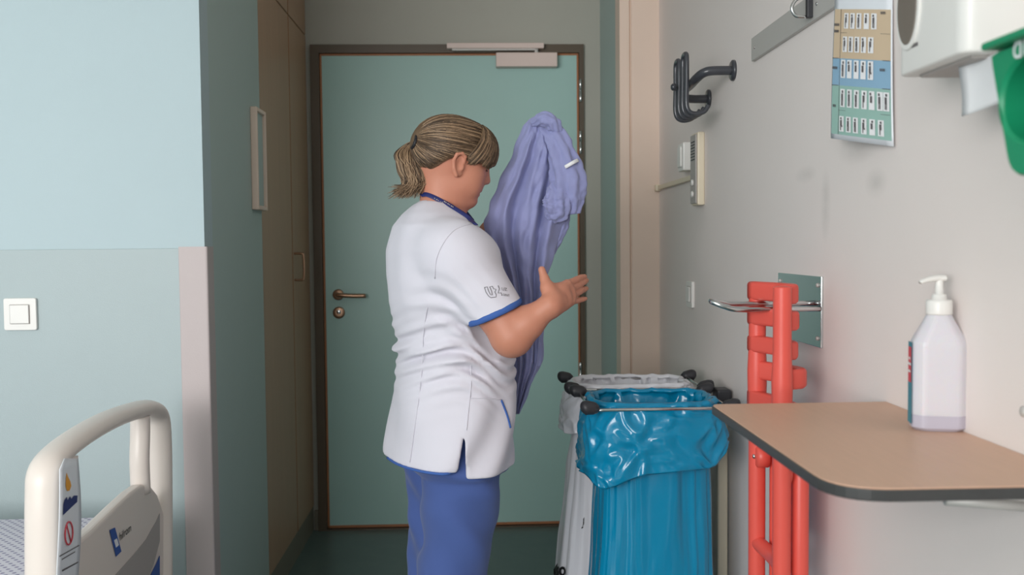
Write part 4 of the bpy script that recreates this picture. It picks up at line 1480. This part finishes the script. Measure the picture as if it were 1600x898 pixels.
# blue band of the cuff
n1 = np.cross(cax, [0, 1.0, 0]); n1 /= np.linalg.norm(n1)
n2 = np.cross(cax, n1)
cuff_bv = TB
ringp, CUFR = [], []
for k in range(40):
    a = 2 * math.pi * k / 40
    d = n1 * math.cos(a) + n2 * math.sin(a)
    o = CUF - cax * 0.008
    hit = TB.ray_cast(Vector(o + d * 0.12), Vector(-d), 0.12)
    rr_ = 0.12 - hit[3] if hit[0] is not None else 0.058
    CUFR.append(min(max(rr_, 0.048), 0.066))
CUFR = np.array(CUFR)
for _ in range(3):
    CUFR = (np.roll(CUFR, 1) + CUFR + np.roll(CUFR, -1)) / 3
for k in range(40):
    a = 2 * math.pi * k / 40
    ringp.append(CUF - cax * 0.003 + (n1 * math.cos(a) + n2 * math.sin(a)) * (CUFR[k] - 0.001))
tube('cuff_band', ringp, 0.0036, M['trim_blue'], tunic, 8, closed=True, flat=2.0, ref=tuple(cax))
# blue hem piping on the back half
hp_ = [on_surface(TB, px, py, 0.001) for px, py in catmull([(606, 706, 0), (620, 716, 0), (645, 727, 0), (680, 735, 0), (712, 740, 0)], 5)[:, :2]]
hp_ = [Vector((v.x, v.y, 0.7455)) for v in hp_]
tube('hem_piping', hp_, 0.0032, M['trim_blue'], tunic, 8)
# emblem printed on the sleeve
def slmap(ox, oy, ux, uy, vx, vy, lift=0.0012):
    return lambda a, b: on_surface(TB, ox + ux * a + vx * b, oy + uy * a + vy * b, lift)
EM = M['grey_print']
def stroke(pts, r=0.0007):
    W = [on_surface(TB, p[0], p[1], 0.0008) for p in pts]
    return tube_data([tuple(w) for w in W], r, 5)
st1 = [(757, 449), (759, 456), (763, 462), (767, 465), (775, 464), (775, 460), (773, 456), (775, 452), (771, 451), (769, 447), (765, 448), (768, 455), (769, 461), (766, 460), (763, 454), (761, 448), (757, 449)]
st2 = [(778, 446), (780, 451), (778, 458), (783, 457.5), (784, 462)]
multi('sleeve_emblem', [stroke(st1), stroke(st2)], EM, tunic)
lettering('sleeve_lettering', 'UZ', 6.4, slmap(783.5, 453.5, 1, 0.12, -0.12, -1), EM, tunic)
lettering('sleeve_lettering', 'GENT', 5.0, slmap(785.5, 462, 0.8, 0.12, -0.12, -1), EM, tunic)

# ---- trousers
TRS = Field((-0.27, 2.06, 0.04), (0.17, 2.62, 0.93), 0.006)
hipc = pw(706, 720)
def tro(x, y, z):
    return torso_sdf(x, y, z, -0.022)
s_ = TRS.sl((-0.27, 2.06, 0.72), (0.17, 2.62, 0.93))
X_, Y_, Z_ = TRS.pts(s_)
TRS.d[s_] = np.maximum(torso_sdf(X_, Y_, Z_, -0.024), np.maximum(Z_ - 0.9, 0.735 - Z_))
def leg_pts(side):
    hip = pw(706, 748) + rt * 0.088 * side + np.array([0, 0.012, 0])
    knee = pw(694 if side > 0 else 704, 900) + rt * 0.075 * side + np.array([0, 0.012, 0])
    ank = knee.copy(); ank[2] = 0.09; ank[0] -= 0.015
    return hip, knee, ank
for side in (1, -1):
    h_, k_, a_ = leg_pts(side)
    TRS.capsule(h_, k_, 0.094, 0.077, 0.05)
    TRS.capsule(k_, a_, 0.077, 0.070, 0.03)
x, y, z = TRS.pts(s_all)
TRS.d += (0.0100 * folds(x, y, z * 1.6, 21, 5, 34) + 0.006 * np.sin(46 * z + 34 * x + 6 * np.sin(9 * y)) * np.clip((0.74 - z) / 0.1, 0, 1)).astype(np.float32)
TRS.d = np.maximum(TRS.d, 0.06 - z).astype(np.float32)
V, Q = TRS.mesh()
mesh_obj('trousers', relax(V, Q, 2), Q, M['trousers'], person)
for side in (1, -1):
    h_, k_, a_ = leg_pts(side)
    f_ = Field(a_ - np.array([0.14, 0.12, 0.1]), a_ + np.array([0.24, 0.14, 0.08]), 0.006)
    c_ = a_.copy(); c_[2] = 0.04
    f_.capsule(c_ - fw * 0.04, c_ + fw * 0.14, 0.040, 0.042, 0.02)
    f_.capsule(c_ - fw * 0.03, c_ + fw * 0.01 + np.array([0, 0, 0.05]), 0.042, 0.044, 0.03)
    X_, Y_, Z_ = f_.pts(s_all)
    f_.d = np.maximum(f_.d, 0.001 - Z_).astype(np.float32)
    V, Q = f_.mesh()
    mesh_obj('shoe', relax(V, Q, 1), Q, M['shoe'], person)

# ---- body: head, neck, trunk core, arms and hands (one skin mesh)
HC = pw(708, 252, 2.34)
HY, HP = math.radians(14), math.radians(19)
hf = np.array([math.cos(HY) * math.cos(HP), math.sin(HY) * math.cos(HP), -math.sin(HP)])
hr = np.array([math.sin(HY), -math.cos(HY), 0.0])
hu = np.cross(hr, hf)
HA = [hf, hr, hu]
def hl(f, r, u):
    return HC + hf * f + hr * r + hu * u
H = Field(HC - np.array([0.15, 0.13, 0.24]), HC + np.array([0.15, 0.13, 0.15]), 0.0026)
def E(c, r, k=0.01, sub=False, axes=None):
    H.ellip(hl(*c), r, axes or HA, k, sub)
def C(a, b, ra, rb, k=0.008, sub=False):
    H.capsule(hl(*a), hl(*b), ra, rb, k, sub)
E((-0.014, 0, 0.020), (0.094, 0.074, 0.084))
E((0.028, 0, -0.024), (0.056, 0.058, 0.074), 0.03)
E((0.028, 0, -0.056), (0.048, 0.054, 0.038), 0.02)
E((0.068, 0, -0.075), (0.0185, 0.024, 0.018), 0.02)
E((0.034, 0, -0.084), (0.036, 0.034, 0.020), 0.02)
for s in (1, -1):
    E((0.046, 0.036 * s, -0.028), (0.028, 0.024, 0.028), 0.02)
    E((0.056, 0.028 * s, -0.048), (0.022, 0.022, 0.022), 0.015)
E((0.074, 0, 0.030), (0.012, 0.042, 0.012), 0.014)
for s in (1, -1):
    H.ellip(hl(0.088, 0.031 * s, 0.010), (0.014, 0.016, 0.011), HA, 0.010, True)
    H.ellip(hl(0.0655, 0.031 * s, 0.010), (0.0135, 0.0135, 0.0125), HA, 0.004)
    # lid rim and lashes line
    C((0.077, 0.022 * s, 0.0055), (0.0735, 0.042 * s, 0.0045), 0.0022, 0.0018, 0.003)
C((0.080, 0, 0.014), (0.0935, 0, -0.0165), 0.0075, 0.0098, 0.012)
for s in (1, -1):
    E((0.086, 0.0105 * s, -0.0215), (0.0095, 0.0065, 0.0068), 0.006)
    H.ellip(hl(0.089, 0.0065 * s, -0.0285), (0.004, 0.003, 0.003), HA, 0.003, True)
E((0.0785, 0, -0.0385), (0.010, 0.020, 0.012), 0.012)
E((0.0795, 0, -0.0465), (0.0085, 0.019, 0.0050), 0.005)
E((0.0785, 0, -0.0575), (0.0085, 0.017, 0.0055), 0.005)
H.capsule(hl(0.086, 0.020, -0.052), hl(0.0885, 0.0, -0.0517), 0.0016, 0.0018, 0.003, True)
H.capsule(hl(0.086, -0.020, -0.052), hl(0.0885, 0.0, -0.0517), 0.0016, 0.0018, 0.003, True)
H.capsule(hl(0.088, 0.014, -0.0665), hl(0.088, -0.014, -0.0665), 0.0035, 0.0035, 0.006, True)
# ears
for s in (1, -1):
    ec = (0.004, 0.070 * s, -0.016)
    axs = [hf * 0.93 + hr * (-0.36 * s), hr * 0.93 + hf * (0.36 * s), hu]
    H.ellip(hl(*ec), (0.0175, 0.0065, 0.029), axs, 0.004)
    rim = [(0.012, 0.072 * s, -0.004), (0.010, 0.077 * s, 0.008), (0.000, 0.0805 * s, 0.013), (-0.012, 0.083 * s, 0.006), (-0.0145, 0.082 * s, -0.010), (-0.008, 0.079 * s, -0.026), (0.004, 0.075 * s, -0.041)]
    for a_, b_ in zip(rim[:-1], rim[1:]):
        C(a_, b_, 0.0042, 0.0042, 0.003)
    H.ellip(hl(0.003, 0.0805 * s, -0.012), (0.009, 0.007, 0.015), HA, 0.003, True)
    C((0.013, 0.073 * s, -0.016), (0.011, 0.074 * s, -0.022), 0.004, 0.004, 0.004)
# neck
nb = pw(690, 345, YP + 0.012)
H.capsule(hl(-0.022, 0, -0.030), nb + np.array([0.0, 0, -0.02]), 0.049, 0.055, 0.022)
H.capsule(hl(0.004, 0, -0.068), nb + fw * 0.014, 0.036, 0.042, 0.018)
V1, Q1 = H.mesh()
V1 = relax(V1, Q1, 1, 0.4)

def arm_field(lo, hi, h):
    return Field(lo, hi, h)
A = Field((0.0, 2.03, 0.97), (0.30, 2.30, 1.26), 0.0022)
A.capsule(SR, ER, 0.058, 0.0460, 0.02)
mid = ER * 0.62 + WR * 0.38
A.capsule(ER, mid, 0.0440, 0.0375, 0.012)
A.capsule(mid, WR, 0.0375, 0.0232, 0.012)
A.ellip(ER + np.array([-0.002, 0, -0.010]), (0.040, 0.040, 0.038), k=0.02)
def hp3(px, py, Y):
    return pw(px, py, Y)
KN = [hp3(886, 443.5, 2.150), hp3(891, 452, 2.156), hp3(893.5, 462, 2.154), hp3(892, 471.5, 2.146)]
P1 = [hp3(900.5, 437, 2.182), hp3(905, 444.5, 2.192), hp3(906, 455, 2.190), hp3(903, 469.5, 2.176)]
P2 = [hp3(908, 433.5, 2.202), hp3(912.5, 440, 2.214), hp3(912.5, 452, 2.212), hp3(910.5, 467.5, 2.192)]
P3 = [hp3(913.5, 432, 2.218), hp3(916, 438, 2.230), hp3(916, 450.5, 2.228), hp3(915, 466.5, 2.204)]
wr0 = WR + np.array([0.006, 0.006, 0.002])
A.capsule(WR, wr0 + np.array([0.012, 0.012, 0.005]), 0.0245, 0.0225, 0.015)
for i in range(4):
    base = wr0 + (np.array([0, 0, 1.0]) * (0.012 - 0.008 * i))
    A.capsule(base, KN[i], 0.0165, 0.0108 if i < 3 else 0.0098, 0.009)
for i in range(3):
    A.capsule((wr0 * 0.4 + KN[i] * 0.6), (wr0 * 0.4 + KN[i + 1] * 0.6), 0.0135, 0.0135, 0.01)
rf = [0.0082, 0.0085, 0.0080, 0.0070]
for i in range(4):
    A.capsule(KN[i], P1[i], rf[i] + 0.0006, rf[i] - 0.0004, 0.0022)
    A.capsule(P1[i], P2[i], rf[i] - 0.0002, rf[i] - 0.0012, 0.0018)
    A.capsule(P2[i], P3[i], rf[i] - 0.0010, rf[i] - 0.0022, 0.0018)
th0, th1, th2, th3 = hp3(864, 466, 2.105), hp3(855.5, 450, 2.115), hp3(851, 436, 2.122), hp3(846.5, 421, 2.126)
A.capsule(th0, th1, 0.0185, 0.0140, 0.010)
A.capsule(th1, hp3(876, 452, 2.14), 0.0130, 0.0130, 0.012)
A.capsule(th1, th2, 0.0132, 0.0105, 0.006)
A.capsule(th2, th3, 0.0102, 0.0078, 0.004)
V2, Q2 = A.mesh()
V2 = relax(V2, Q2, 1, 0.4)
# left arm with the hand gripping the gown
B = Field((-0.12, 2.36, 1.10), (0.22, 2.66, 1.55), 0.0034)
B.capsule(SL, EL, 0.056, 0.048, 0.02)
B.capsule(EL, EL * 0.6 + WL * 0.4, 0.048, 0.044, 0.02)
B.capsule(EL * 0.6 + WL * 0.4, WL, 0.044, 0.025, 0.02)
hd_ = (WL - EL) / np.linalg.norm(WL - EL)
pc_ = WL + hd_ * 0.05
B.capsule(WL, pc_, 0.026, 0.030, 0.015)
sd = np.cross(hd_, [0, 1.0, 0]); sd /= np.linalg.norm(sd)
for i in range(4):
    k0 = pc_ + sd * (-0.028 + 0.0185 * i) * 1.0 + hd_ * 0.03
    k1 = k0 + hd_ * 0.012 + np.array([0, -0.026, 0])
    k2 = k1 - hd_ * 0.026 + np.array([0, -0.004, 0])
    B.capsule(pc_ + sd * (-0.02 + 0.0135 * i), k0, 0.014, 0.0095, 0.006)
    B.capsule(k0, k1, 0.009, 0.0082, 0.002)
    B.capsule(k1, k2, 0.0082, 0.0075, 0.002)
B.capsule(pc_ - sd * 0.02, pc_ - sd * 0.036 + hd_ * 0.02 + np.array([0, -0.02, 0]), 0.013, 0.0085, 0.006)
V3, Q3 = B.mesh()
# trunk core under the tunic joins head and arms
G = Field((-0.26, 2.05, 0.76), (0.16, 2.62, 1.40), 0.008)
X_, Y_, Z_ = G.pts(s_all)
G.d = np.maximum(torso_sdf(X_, Y_, Z_, -0.024), 0.80 - Z_).astype(np.float32)
G.capsule(SR, SR + (ER - SR) * 0.5, 0.055, 0.052, 0.03)
G.capsule(SL, SL + (EL - SL) * 0.5, 0.052, 0.050, 0.03)
V4, Q4 = G.mesh()
allV, allQ, off = [], [], 0
for v_, q_ in ((V1, Q1), (V2, Q2), (V3, Q3), (V4, Q4)):
    allV.append(v_)
    allQ.append(q_ + off)
    off += len(v_)
allV, allQ = np.concatenate(allV), np.concatenate(allQ)
# lips tinted
cq = allV[allQ].mean(1) - HC
lf, lr_, lu = cq @ hf, cq @ hr, cq @ hu
mi = ((lf > 0.074) & (np.abs(lr_) < 0.021) & (lu < -0.0425) & (lu > -0.0625)).astype(int)
body = mesh_obj('body', allV, allQ, [M['skin'], M['lip']], person, True, mi.tolist())
# eyebrows
for s in (1, -1):
    W = [hl(0.083, 0.014 * s, 0.026), hl(0.0815, 0.026 * s, 0.030), hl(0.075, 0.040 * s, 0.029), hl(0.066, 0.050 * s, 0.025)]
    tube('eyebrow', catmull(W, 5), 0.0022, M['hair_mid'], person, 6, flat=1.6)
    W = [hl(0.0795, 0.020 * s, 0.0035), hl(0.0815, 0.030 * s, 0.0015), hl(0.075, 0.043 * s, 0.0035)]
    tube('eyelashes', catmull(W, 5), 0.0010, M['hair_dark'], person, 5)

# ---- hair
HCAP_C, HCAP_R = np.array([-0.012, 0.0, 0.0195]), np.array([0.104, 0.085, 0.0895])
HF = Field(HC - np.array([0.17, 0.13, 0.14]), HC + np.array([0.17, 0.13, 0.15]), 0.0032)
HF.ellip(hl(*HCAP_C), tuple(HCAP_R - 0.002), HA, 0.01)
HF.ellip(hl(0.030, 0, 0.036), (0.064, 0.073, 0.066), HA, 0.02)
s3 = s_all
X_, Y_, Z_ = HF.pts(s3)
dX, dY, dZ = X_ - HC[0], Y_ - HC[1], Z_ - HC[2]
f_ = dX * hf[0] + dY * hf[1] + dZ * hf[2]
r_ = dX * hr[0] + dY * hr[1] + dZ * hr[2]
u_ = dX * hu[0] + dY * hu[1] + dZ * hu[2]
def hairline(f):
    return np.interp(f, [-0.13, -0.085, -0.055, -0.03, -0.012, 0.006, 0.020, 0.030, 0.045, 0.070, 0.10], [-0.055, -0.050, -0.042, -0.020, 0.004, 0.014, 0.002, -0.002, 0.006, 0.012, 0.012])
cut = (hairline(f_) + 0.004 * np.sin(160 * f_)) - u_
HF.d = np.maximum(HF.d, cut * 0.8).astype(np.float32)
V, Q = HF.mesh()
V = relax(V, Q, 2)
hair = mesh_obj('hair', V, Q, M['hair_mid'], person)
HB = bvh_of(hair)
tie = np.array([-0.104, 0.012, 0.016])             # head frame
TIE = hl(*tie)
HCW = hl(*HCAP_C)
def on_hair(v, lift):
    """v: direction in the head frame"""
    d = hf * v[0] * HCAP_R[0] + hr * v[1] * HCAP_R[1] + hu * v[2] * HCAP_R[2]
    d = d / np.linalg.norm(d)
    h = HB.ray_cast(Vector(HCW + d * 0.25), Vector(-d), 0.25)
    dist = 0.25 - h[3] if h[0] is not None else 0.08
    return HCW + d * (dist + lift), dist
hm = [M['hair_dark'], M['hair_mid'], M['hair_light']]
def pick(bias=0.0):
    q = RNG.random() + bias
    return 0 if q < 0.36 else (1 if q < 0.74 else 2)
SD, SM = [], []
def strand(P, r, mi_, seg=4):
    SD.append(tube_data(P, r, seg))
    SM.append(mi_)
def slerp(a, b, t):
    om = math.acos(max(-1, min(1, float(a @ b))))
    if om < 1e-3:
        return a
    return (math.sin((1 - t) * om) * a + math.sin(t * om) * b) / math.sin(om)
td = (tie - HCAP_C) / HCAP_R
td = td / np.linalg.norm(td)
lock_rng = np.random.default_rng(9)
locks = lock_rng.normal(0, 0.20, 60)
for k in range(1500):
    side = 1 if RNG.random() < 0.75 else -1
    q = RNG.random()
    if q < 0.66:
        f0 = RNG.uniform(-0.005, 0.055)
        u0 = hairline(f0) + RNG.uniform(0.0, 0.11)
    else:
        f0 = RNG.uniform(-0.080, 0.0)
        u0 = hairline(f0) + RNG.uniform(-0.003, 0.03)
    vf, vu = (f0 - HCAP_C[0]) / HCAP_R[0], (u0 - HCAP_C[2]) / HCAP_R[2]
    rem = 1 - vf ** 2 - vu ** 2
    if rem <= 0.0:
        continue
    s0 = np.array([vf, side * math.sqrt(rem), vu])
    if s0 @ td > 0.97:
        continue
    n = 12
    sag = RNG.uniform(-0.05, 0.10)
    tone = pick(locks[int((math.atan2(s0[2], s0[0]) + 3.2) * 9) % 60])
    P = []
    lf_ = RNG.uniform(-0.0004, 0.0022)
    last = None
    for i in range(n + 1):
        t = i / n
        v = slerp(s0, td, t) + np.array([0, 0, 1]) * (-sag * math.sin(math.pi * t))
        p, dist = on_hair(v, lf_)
        if last is not None and dist < last - 0.02:
            dist = last
        last = dist
        P.append(p * (1 - t ** 6) + TIE * t ** 6)
    rad = RNG.uniform(0.0006, 0.0013)
    strand(np.array(P), rad * np.concatenate([np.linspace(0.35, 1, 4), np.ones(n - 5), np.linspace(1, 0.7, 2)]), tone)
# fringe falling from the crown over the forehead, its near side sweeping back to the temple
for k in range(1100):
    a0 = RNG.uniform(-1.0, 1.12)
    azi = a0 * math.radians(68)
    s0 = np.array([0.42 + 0.10 * RNG.random(), 0.45 * a0 + RNG.uniform(-0.1, 0.1), 0.86])
    s0 /= np.linalg.norm(s0)
    ue = (hairline(0.092 * math.cos(azi)) - 0.004 * RNG.random() - HCAP_C[2] + 0.003) / HCAP_R[2]
    ce = math.sqrt(max(0.1, 1 - ue ** 2))
    e0 = np.array([ce * math.cos(azi), ce * math.sin(azi), ue])
    n = 9
    lf_ = RNG.uniform(0.0, 0.0035)
    P = []
    for i in range(n + 1):
        t = i / n
        v = slerp(s0, e0, t)
        p, dist = on_hair(v, lf_ + 0.003 * math.sin(math.pi * t))
        P.append(p)
    P.append(P[-1] + (P[-1] - P[-2]) * RNG.uniform(0.2, 0.9))
    strand(np.array(P), RNG.uniform(0.0006, 0.0013) * np.concatenate([np.linspace(0.5, 1, 3), np.ones(5), np.linspace(0.9, 0.3, 3)]), pick(0.06 + 0.10 * math.sin(a0 * 9)))
# ponytail
def pt_path(j1, j2, ln):
    w = RNG.uniform(0.6, 1.4)
    base = [TIE + np.array([0.004, 0, 0]), pw(640, 227, 2.345), pw(637, 244, 2.325), pw(645, 268, 2.315), pw(649, 288, 2.31), pw(638, 308, 2.31)]
    spread = [0.003, 0.016, 0.027, 0.031, 0.029, 0.024]
    ph_ = RNG.uniform(-0.5, 0.5)
    out_ = []
    for i, b in enumerate(base):
        q = b + np.array([j1 * spread[i], j2 * spread[i] * 0.8, 0])
        q = q + np.array([0.006 * math.sin(i * 2.0 * w + ph_ + j1) * min(1, i / 2), 0.004 * math.cos(i * 1.7 + ph_), 0])
        if i == 5:
            q = q + np.array([RNG.uniform(-0.026, 0.012), 0, RNG.uniform(-0.004, 0.03)])
        out_.append(q)
    return catmull(out_, 5)
for k in range(800):
    a, r_ = RNG.uniform(0, 6.28), math.sqrt(RNG.random())
    P = pt_path(r_ * math.cos(a), r_ * math.sin(a), 1)
    n = len(P)
    strand(P, RNG.uniform(0.0007, 0.0014) * np.concatenate([np.ones(n - 8), np.linspace(1, 0.25, 8)]), pick(0.22))
# a few loose hairs in front of the ear
for k in range(0):
    P = catmull([hl(0.020, 0.070, 0.006), hl(0.024, 0.0655, -0.03), hl(0.032 + 0.004 * k, 0.060, -0.062)], 4)
    strand(P, 0.0004, 1, 3)
sv = multi('hair_strands', SD, hm, hair, SM)
sv['kind'] = 'stuff'
c_ = hl(-0.106, 0.018, 0.008)
ringp = [c_ + (hr * math.cos(t * math.pi / 8) + hu * math.sin(t * math.pi / 8)) * 0.0150 for t in range(16)]
tube('hair_tie', ringp, 0.0046, M['black_print'], hair, 8, closed=True)

# ---- lanyard ribbon round the neck
LBV = BVHTree.FromPolygons([Vector(v) for v in V1], [tuple(q) for q in Q1])
def lan_pt(px, py, lift):
    d = ray(px, py).normalized()
    best = None
    for b_ in (TB, LBV):
        h = b_.ray_cast(CAM, d)
        if h[0] is not None and (best is None or h[3] < best[3]):
            best = h
    if best is None:
        best = TB.find_nearest(at(px, py, Y=2.32))
    n_ = best[1] if best[1].dot(d) < 0 else -best[1]
    return np.array(best[0] + n_ * lift)
LP = catmull([(661, 304.5, 0), (669, 303.5, 0), (686, 312, 0), (702, 322.5, 0), (720, 334.5, 0), (731, 342, 0), (742, 352, 0)], 6)
W = np.array([lan_pt(p[0], p[1], 0.003) for p in LP])
for _ in range(6):
    W[1:-1] = 0.25 * W[:-2] + 0.5 * W[1:-1] + 0.25 * W[2:]
back = [pw(668, 299, 2.40), pw(660, 300, 2.36)]
LW = np.concatenate([catmull([pw(738, 345, 2.40), pw(715, 318, 2.415), pw(690, 304, 2.41), pw(668, 300, 2.385), W[0]], 5)[:-1], W])
lan = tube('lanyard', LW, 0.0064, M['lanyard'], person, 10, flat=0.3, ref=(0.25, -0.95, 0.35))
dash = []
Wd = [lan_pt(680 + 2.6 * i, 309.5 + 1.72 * i, 0.0062) for i in range(12)]
for i in range(11):
    p0, p1 = Wd[i], Wd[i] + (Wd[i + 1] - Wd[i]) * (0.35 + 0.3 * (i % 2))
    dash.append(tube_data([p0, p1], 0.0013, 5))
multi('lanyard_lettering', dash, M['bed_grey'], lan)['kind'] = 'stuff'

# ------------------------------------------------------------------ lilac patient gown, held up in front of her
YG = 2.415
GR = [(181, 838, 852, .012), (186, 828, 862, .028), (197, 818, 872, .040), (215, 812, 882, .050), (240, 801, 888, .056), (265, 790, 889, .060), (290, 779, 888, .062), (315, 768, 886, .064),
      (345, 757, 882, .064), (372, 758, 872, .060), (400, 766, 864, .056), (430, 778, 854, .050), (470, 788, 849, .046), (520, 794, 848, .044), (562, 799, 846, .040), (575, 800, 842, .036), (600, 801, 829, .030), (625, 802, 819, .024), (646, 804, 811, .010)]
gy = np.array([r[0] for r in GR], float)
gl, gr_, gd = [np.array([r[i] for r in GR], float) for i in (1, 2, 3)]
NT, NR = 220, 150
V, Fc = [], []
for j in range(NR):
    yy = gy[0] + (gy[-1] - gy[0]) * j / (NR - 1)
    L, R_, D = np.interp(yy, gy, gl), np.interp(yy, gy, gr_), np.interp(yy, gy, gd)
    cpx = (L + R_) / 2
    p0, p1 = pw(L, yy, YG), pw(R_, yy, YG)
    hw_ = (p1[0] - p0[0]) / 2
    cx_ = (p1[0] + p0[0]) / 2
    t = j / (NR - 1)
    pleat = min(1, t * 4) 
    for k in range(NT):
        a = 2 * math.pi * k / NT
        c, s = math.cos(a), math.sin(a)
        x_ = cx_ + hw_ * c
        # pleats run along the cloth: keyed on the fraction across the width
        fr = c + 0.10 * math.sin(5 * t + 1) + 0.05 * noise.noise(Vector((c * 2, t * 5, 1.7)))
        wave = 0.55 * math.sin(fr * 9.5 + 0.6) + 0.30 * math.sin(fr * 17.0 + 2.2 + 2 * t) + 0.35 * noise.noise(Vector((fr * 3.1, t * 7.0, s * 1.5)))
        cr = 0.25 * noise.noise(Vector((fr * 6.0, t * 22.0, 4.0 + s)))
        dep = D * (0.72 + 0.46 * pleat * wave + 0.60 * cr * (1.4 - t))
        edge = abs(s) ** 0.6 * (1 if s > 0 else -1)
        y_ = YG + edge * dep
        x_ += 0.004 * noise.noise(Vector((t * 18, a * 2, 9.0))) * (1 - abs(s)) * 2
        V.append((x_, y_, p0[2] * (1 - (c + 1) / 2) + p1[2] * (c + 1) / 2 + 0.004 * noise.noise(Vector((c * 4, s * 3, t * 8)))))
for j in range(NR - 1):
    for k in range(NT):
        l = (k + 1) % NT
        Fc.append((j * NT + k, (j + 1) * NT + k, (j + 1) * NT + l, j * NT + l))
Fc.append(tuple(range(NT)))
Fc.append(tuple((NR - 1) * NT + k for k in range(NT))[::-1])
gown = thing('gown', (at(830, 640, Y=YG).x, YG, at(808, 646, Y=YG).z), 'crumpled lilac patient gown held up in front of the teal door', 'gown')
mesh_obj('gown_body', V, Fc, M['gown'], gown)
# short sleeve bunched on the right, open below
def crumpled(name, path, rads, seed, amp, flat=1.0, nseg=64):
    P = catmull(path, 12)
    rr_ = np.interp(np.linspace(0, 1, len(P)), np.linspace(0, 1, len(rads)), rads)
    Vt, Ft = tube_data(P, rr_, nseg, flat=flat, ref=(0, 1, 0))
    out_ = []
    for i, v in enumerate(Vt):
        j, k = divmod(i, nseg)
        c = P[j]
        d = v - c
        l_ = np.linalg.norm(d) + 1e-9
        a = 2 * math.pi * k / nseg
        t = j / (len(P) - 1)
        w_ = 0.5 * math.sin(7 * a + 3 * noise.noise(Vector((t * 4, math.cos(a), seed)))) + 0.9 * noise.noise(Vector((math.cos(a) * 2.2, math.sin(a) * 2.2, t * 9 + seed))) + 0.5 * noise.noise(Vector((math.cos(a) * 5, math.sin(a) * 5, t * 16 + seed)))
        out_.append(c + d * (1 + amp * w_))
    return mesh_obj(name, out_, Ft, M['gown'], gown)
crumpled('gown_sleeve', [pw(852, 196, 2.40), pw(868, 215, 2.385), pw(880, 245, 2.375), pw(888, 278, 2.37), pw(890, 310, 2.37), pw(893, 335, 2.37)], [0.024, 0.030, 0.034, 0.040, 0.046, 0.036, 0.022], 2.2, 0.20, 0.8)
crumpled('gown_sleeve', [pw(868, 290, 2.365), pw(872, 312, 2.36), pw(868, 330, 2.36), pw(858, 342, 2.37)], [0.020, 0.034, 0.032, 0.014], 5.1, 0.22, 0.8)
crumpled('gown_fold', [pw(832, 192, 2.39), pw(850, 186, 2.37), pw(866, 196, 2.37), pw(872, 214, 2.38)], [0.010, 0.018, 0.018, 0.010], 7.4, 0.18, 0.9, 40)
crumpled('gown_fold', [pw(884, 330, 2.40), pw(878, 352, 2.41), pw(868, 376, 2.42), pw(860, 402, 2.42)], [0.012, 0.018, 0.016, 0.006], 3.3, 0.15, 0.9, 40)
crumpled('gown_fold', [pw(836, 470, 2.40), pw(838, 510, 2.40), pw(840, 545, 2.40), pw(840, 572, 2.40)], [0.006, 0.012, 0.012, 0.008], 1.3, 0.12, 0.9, 40)
wp = catmull([pw(883, 261, 2.333), pw(890, 257, 2.327), pw(897, 253, 2.33), pw(903, 250, 2.345)], 5)
tube('white_band', wp, 0.0046, M['white_print'], gown, 8, flat=0.35, ref=(0, 1, 0))
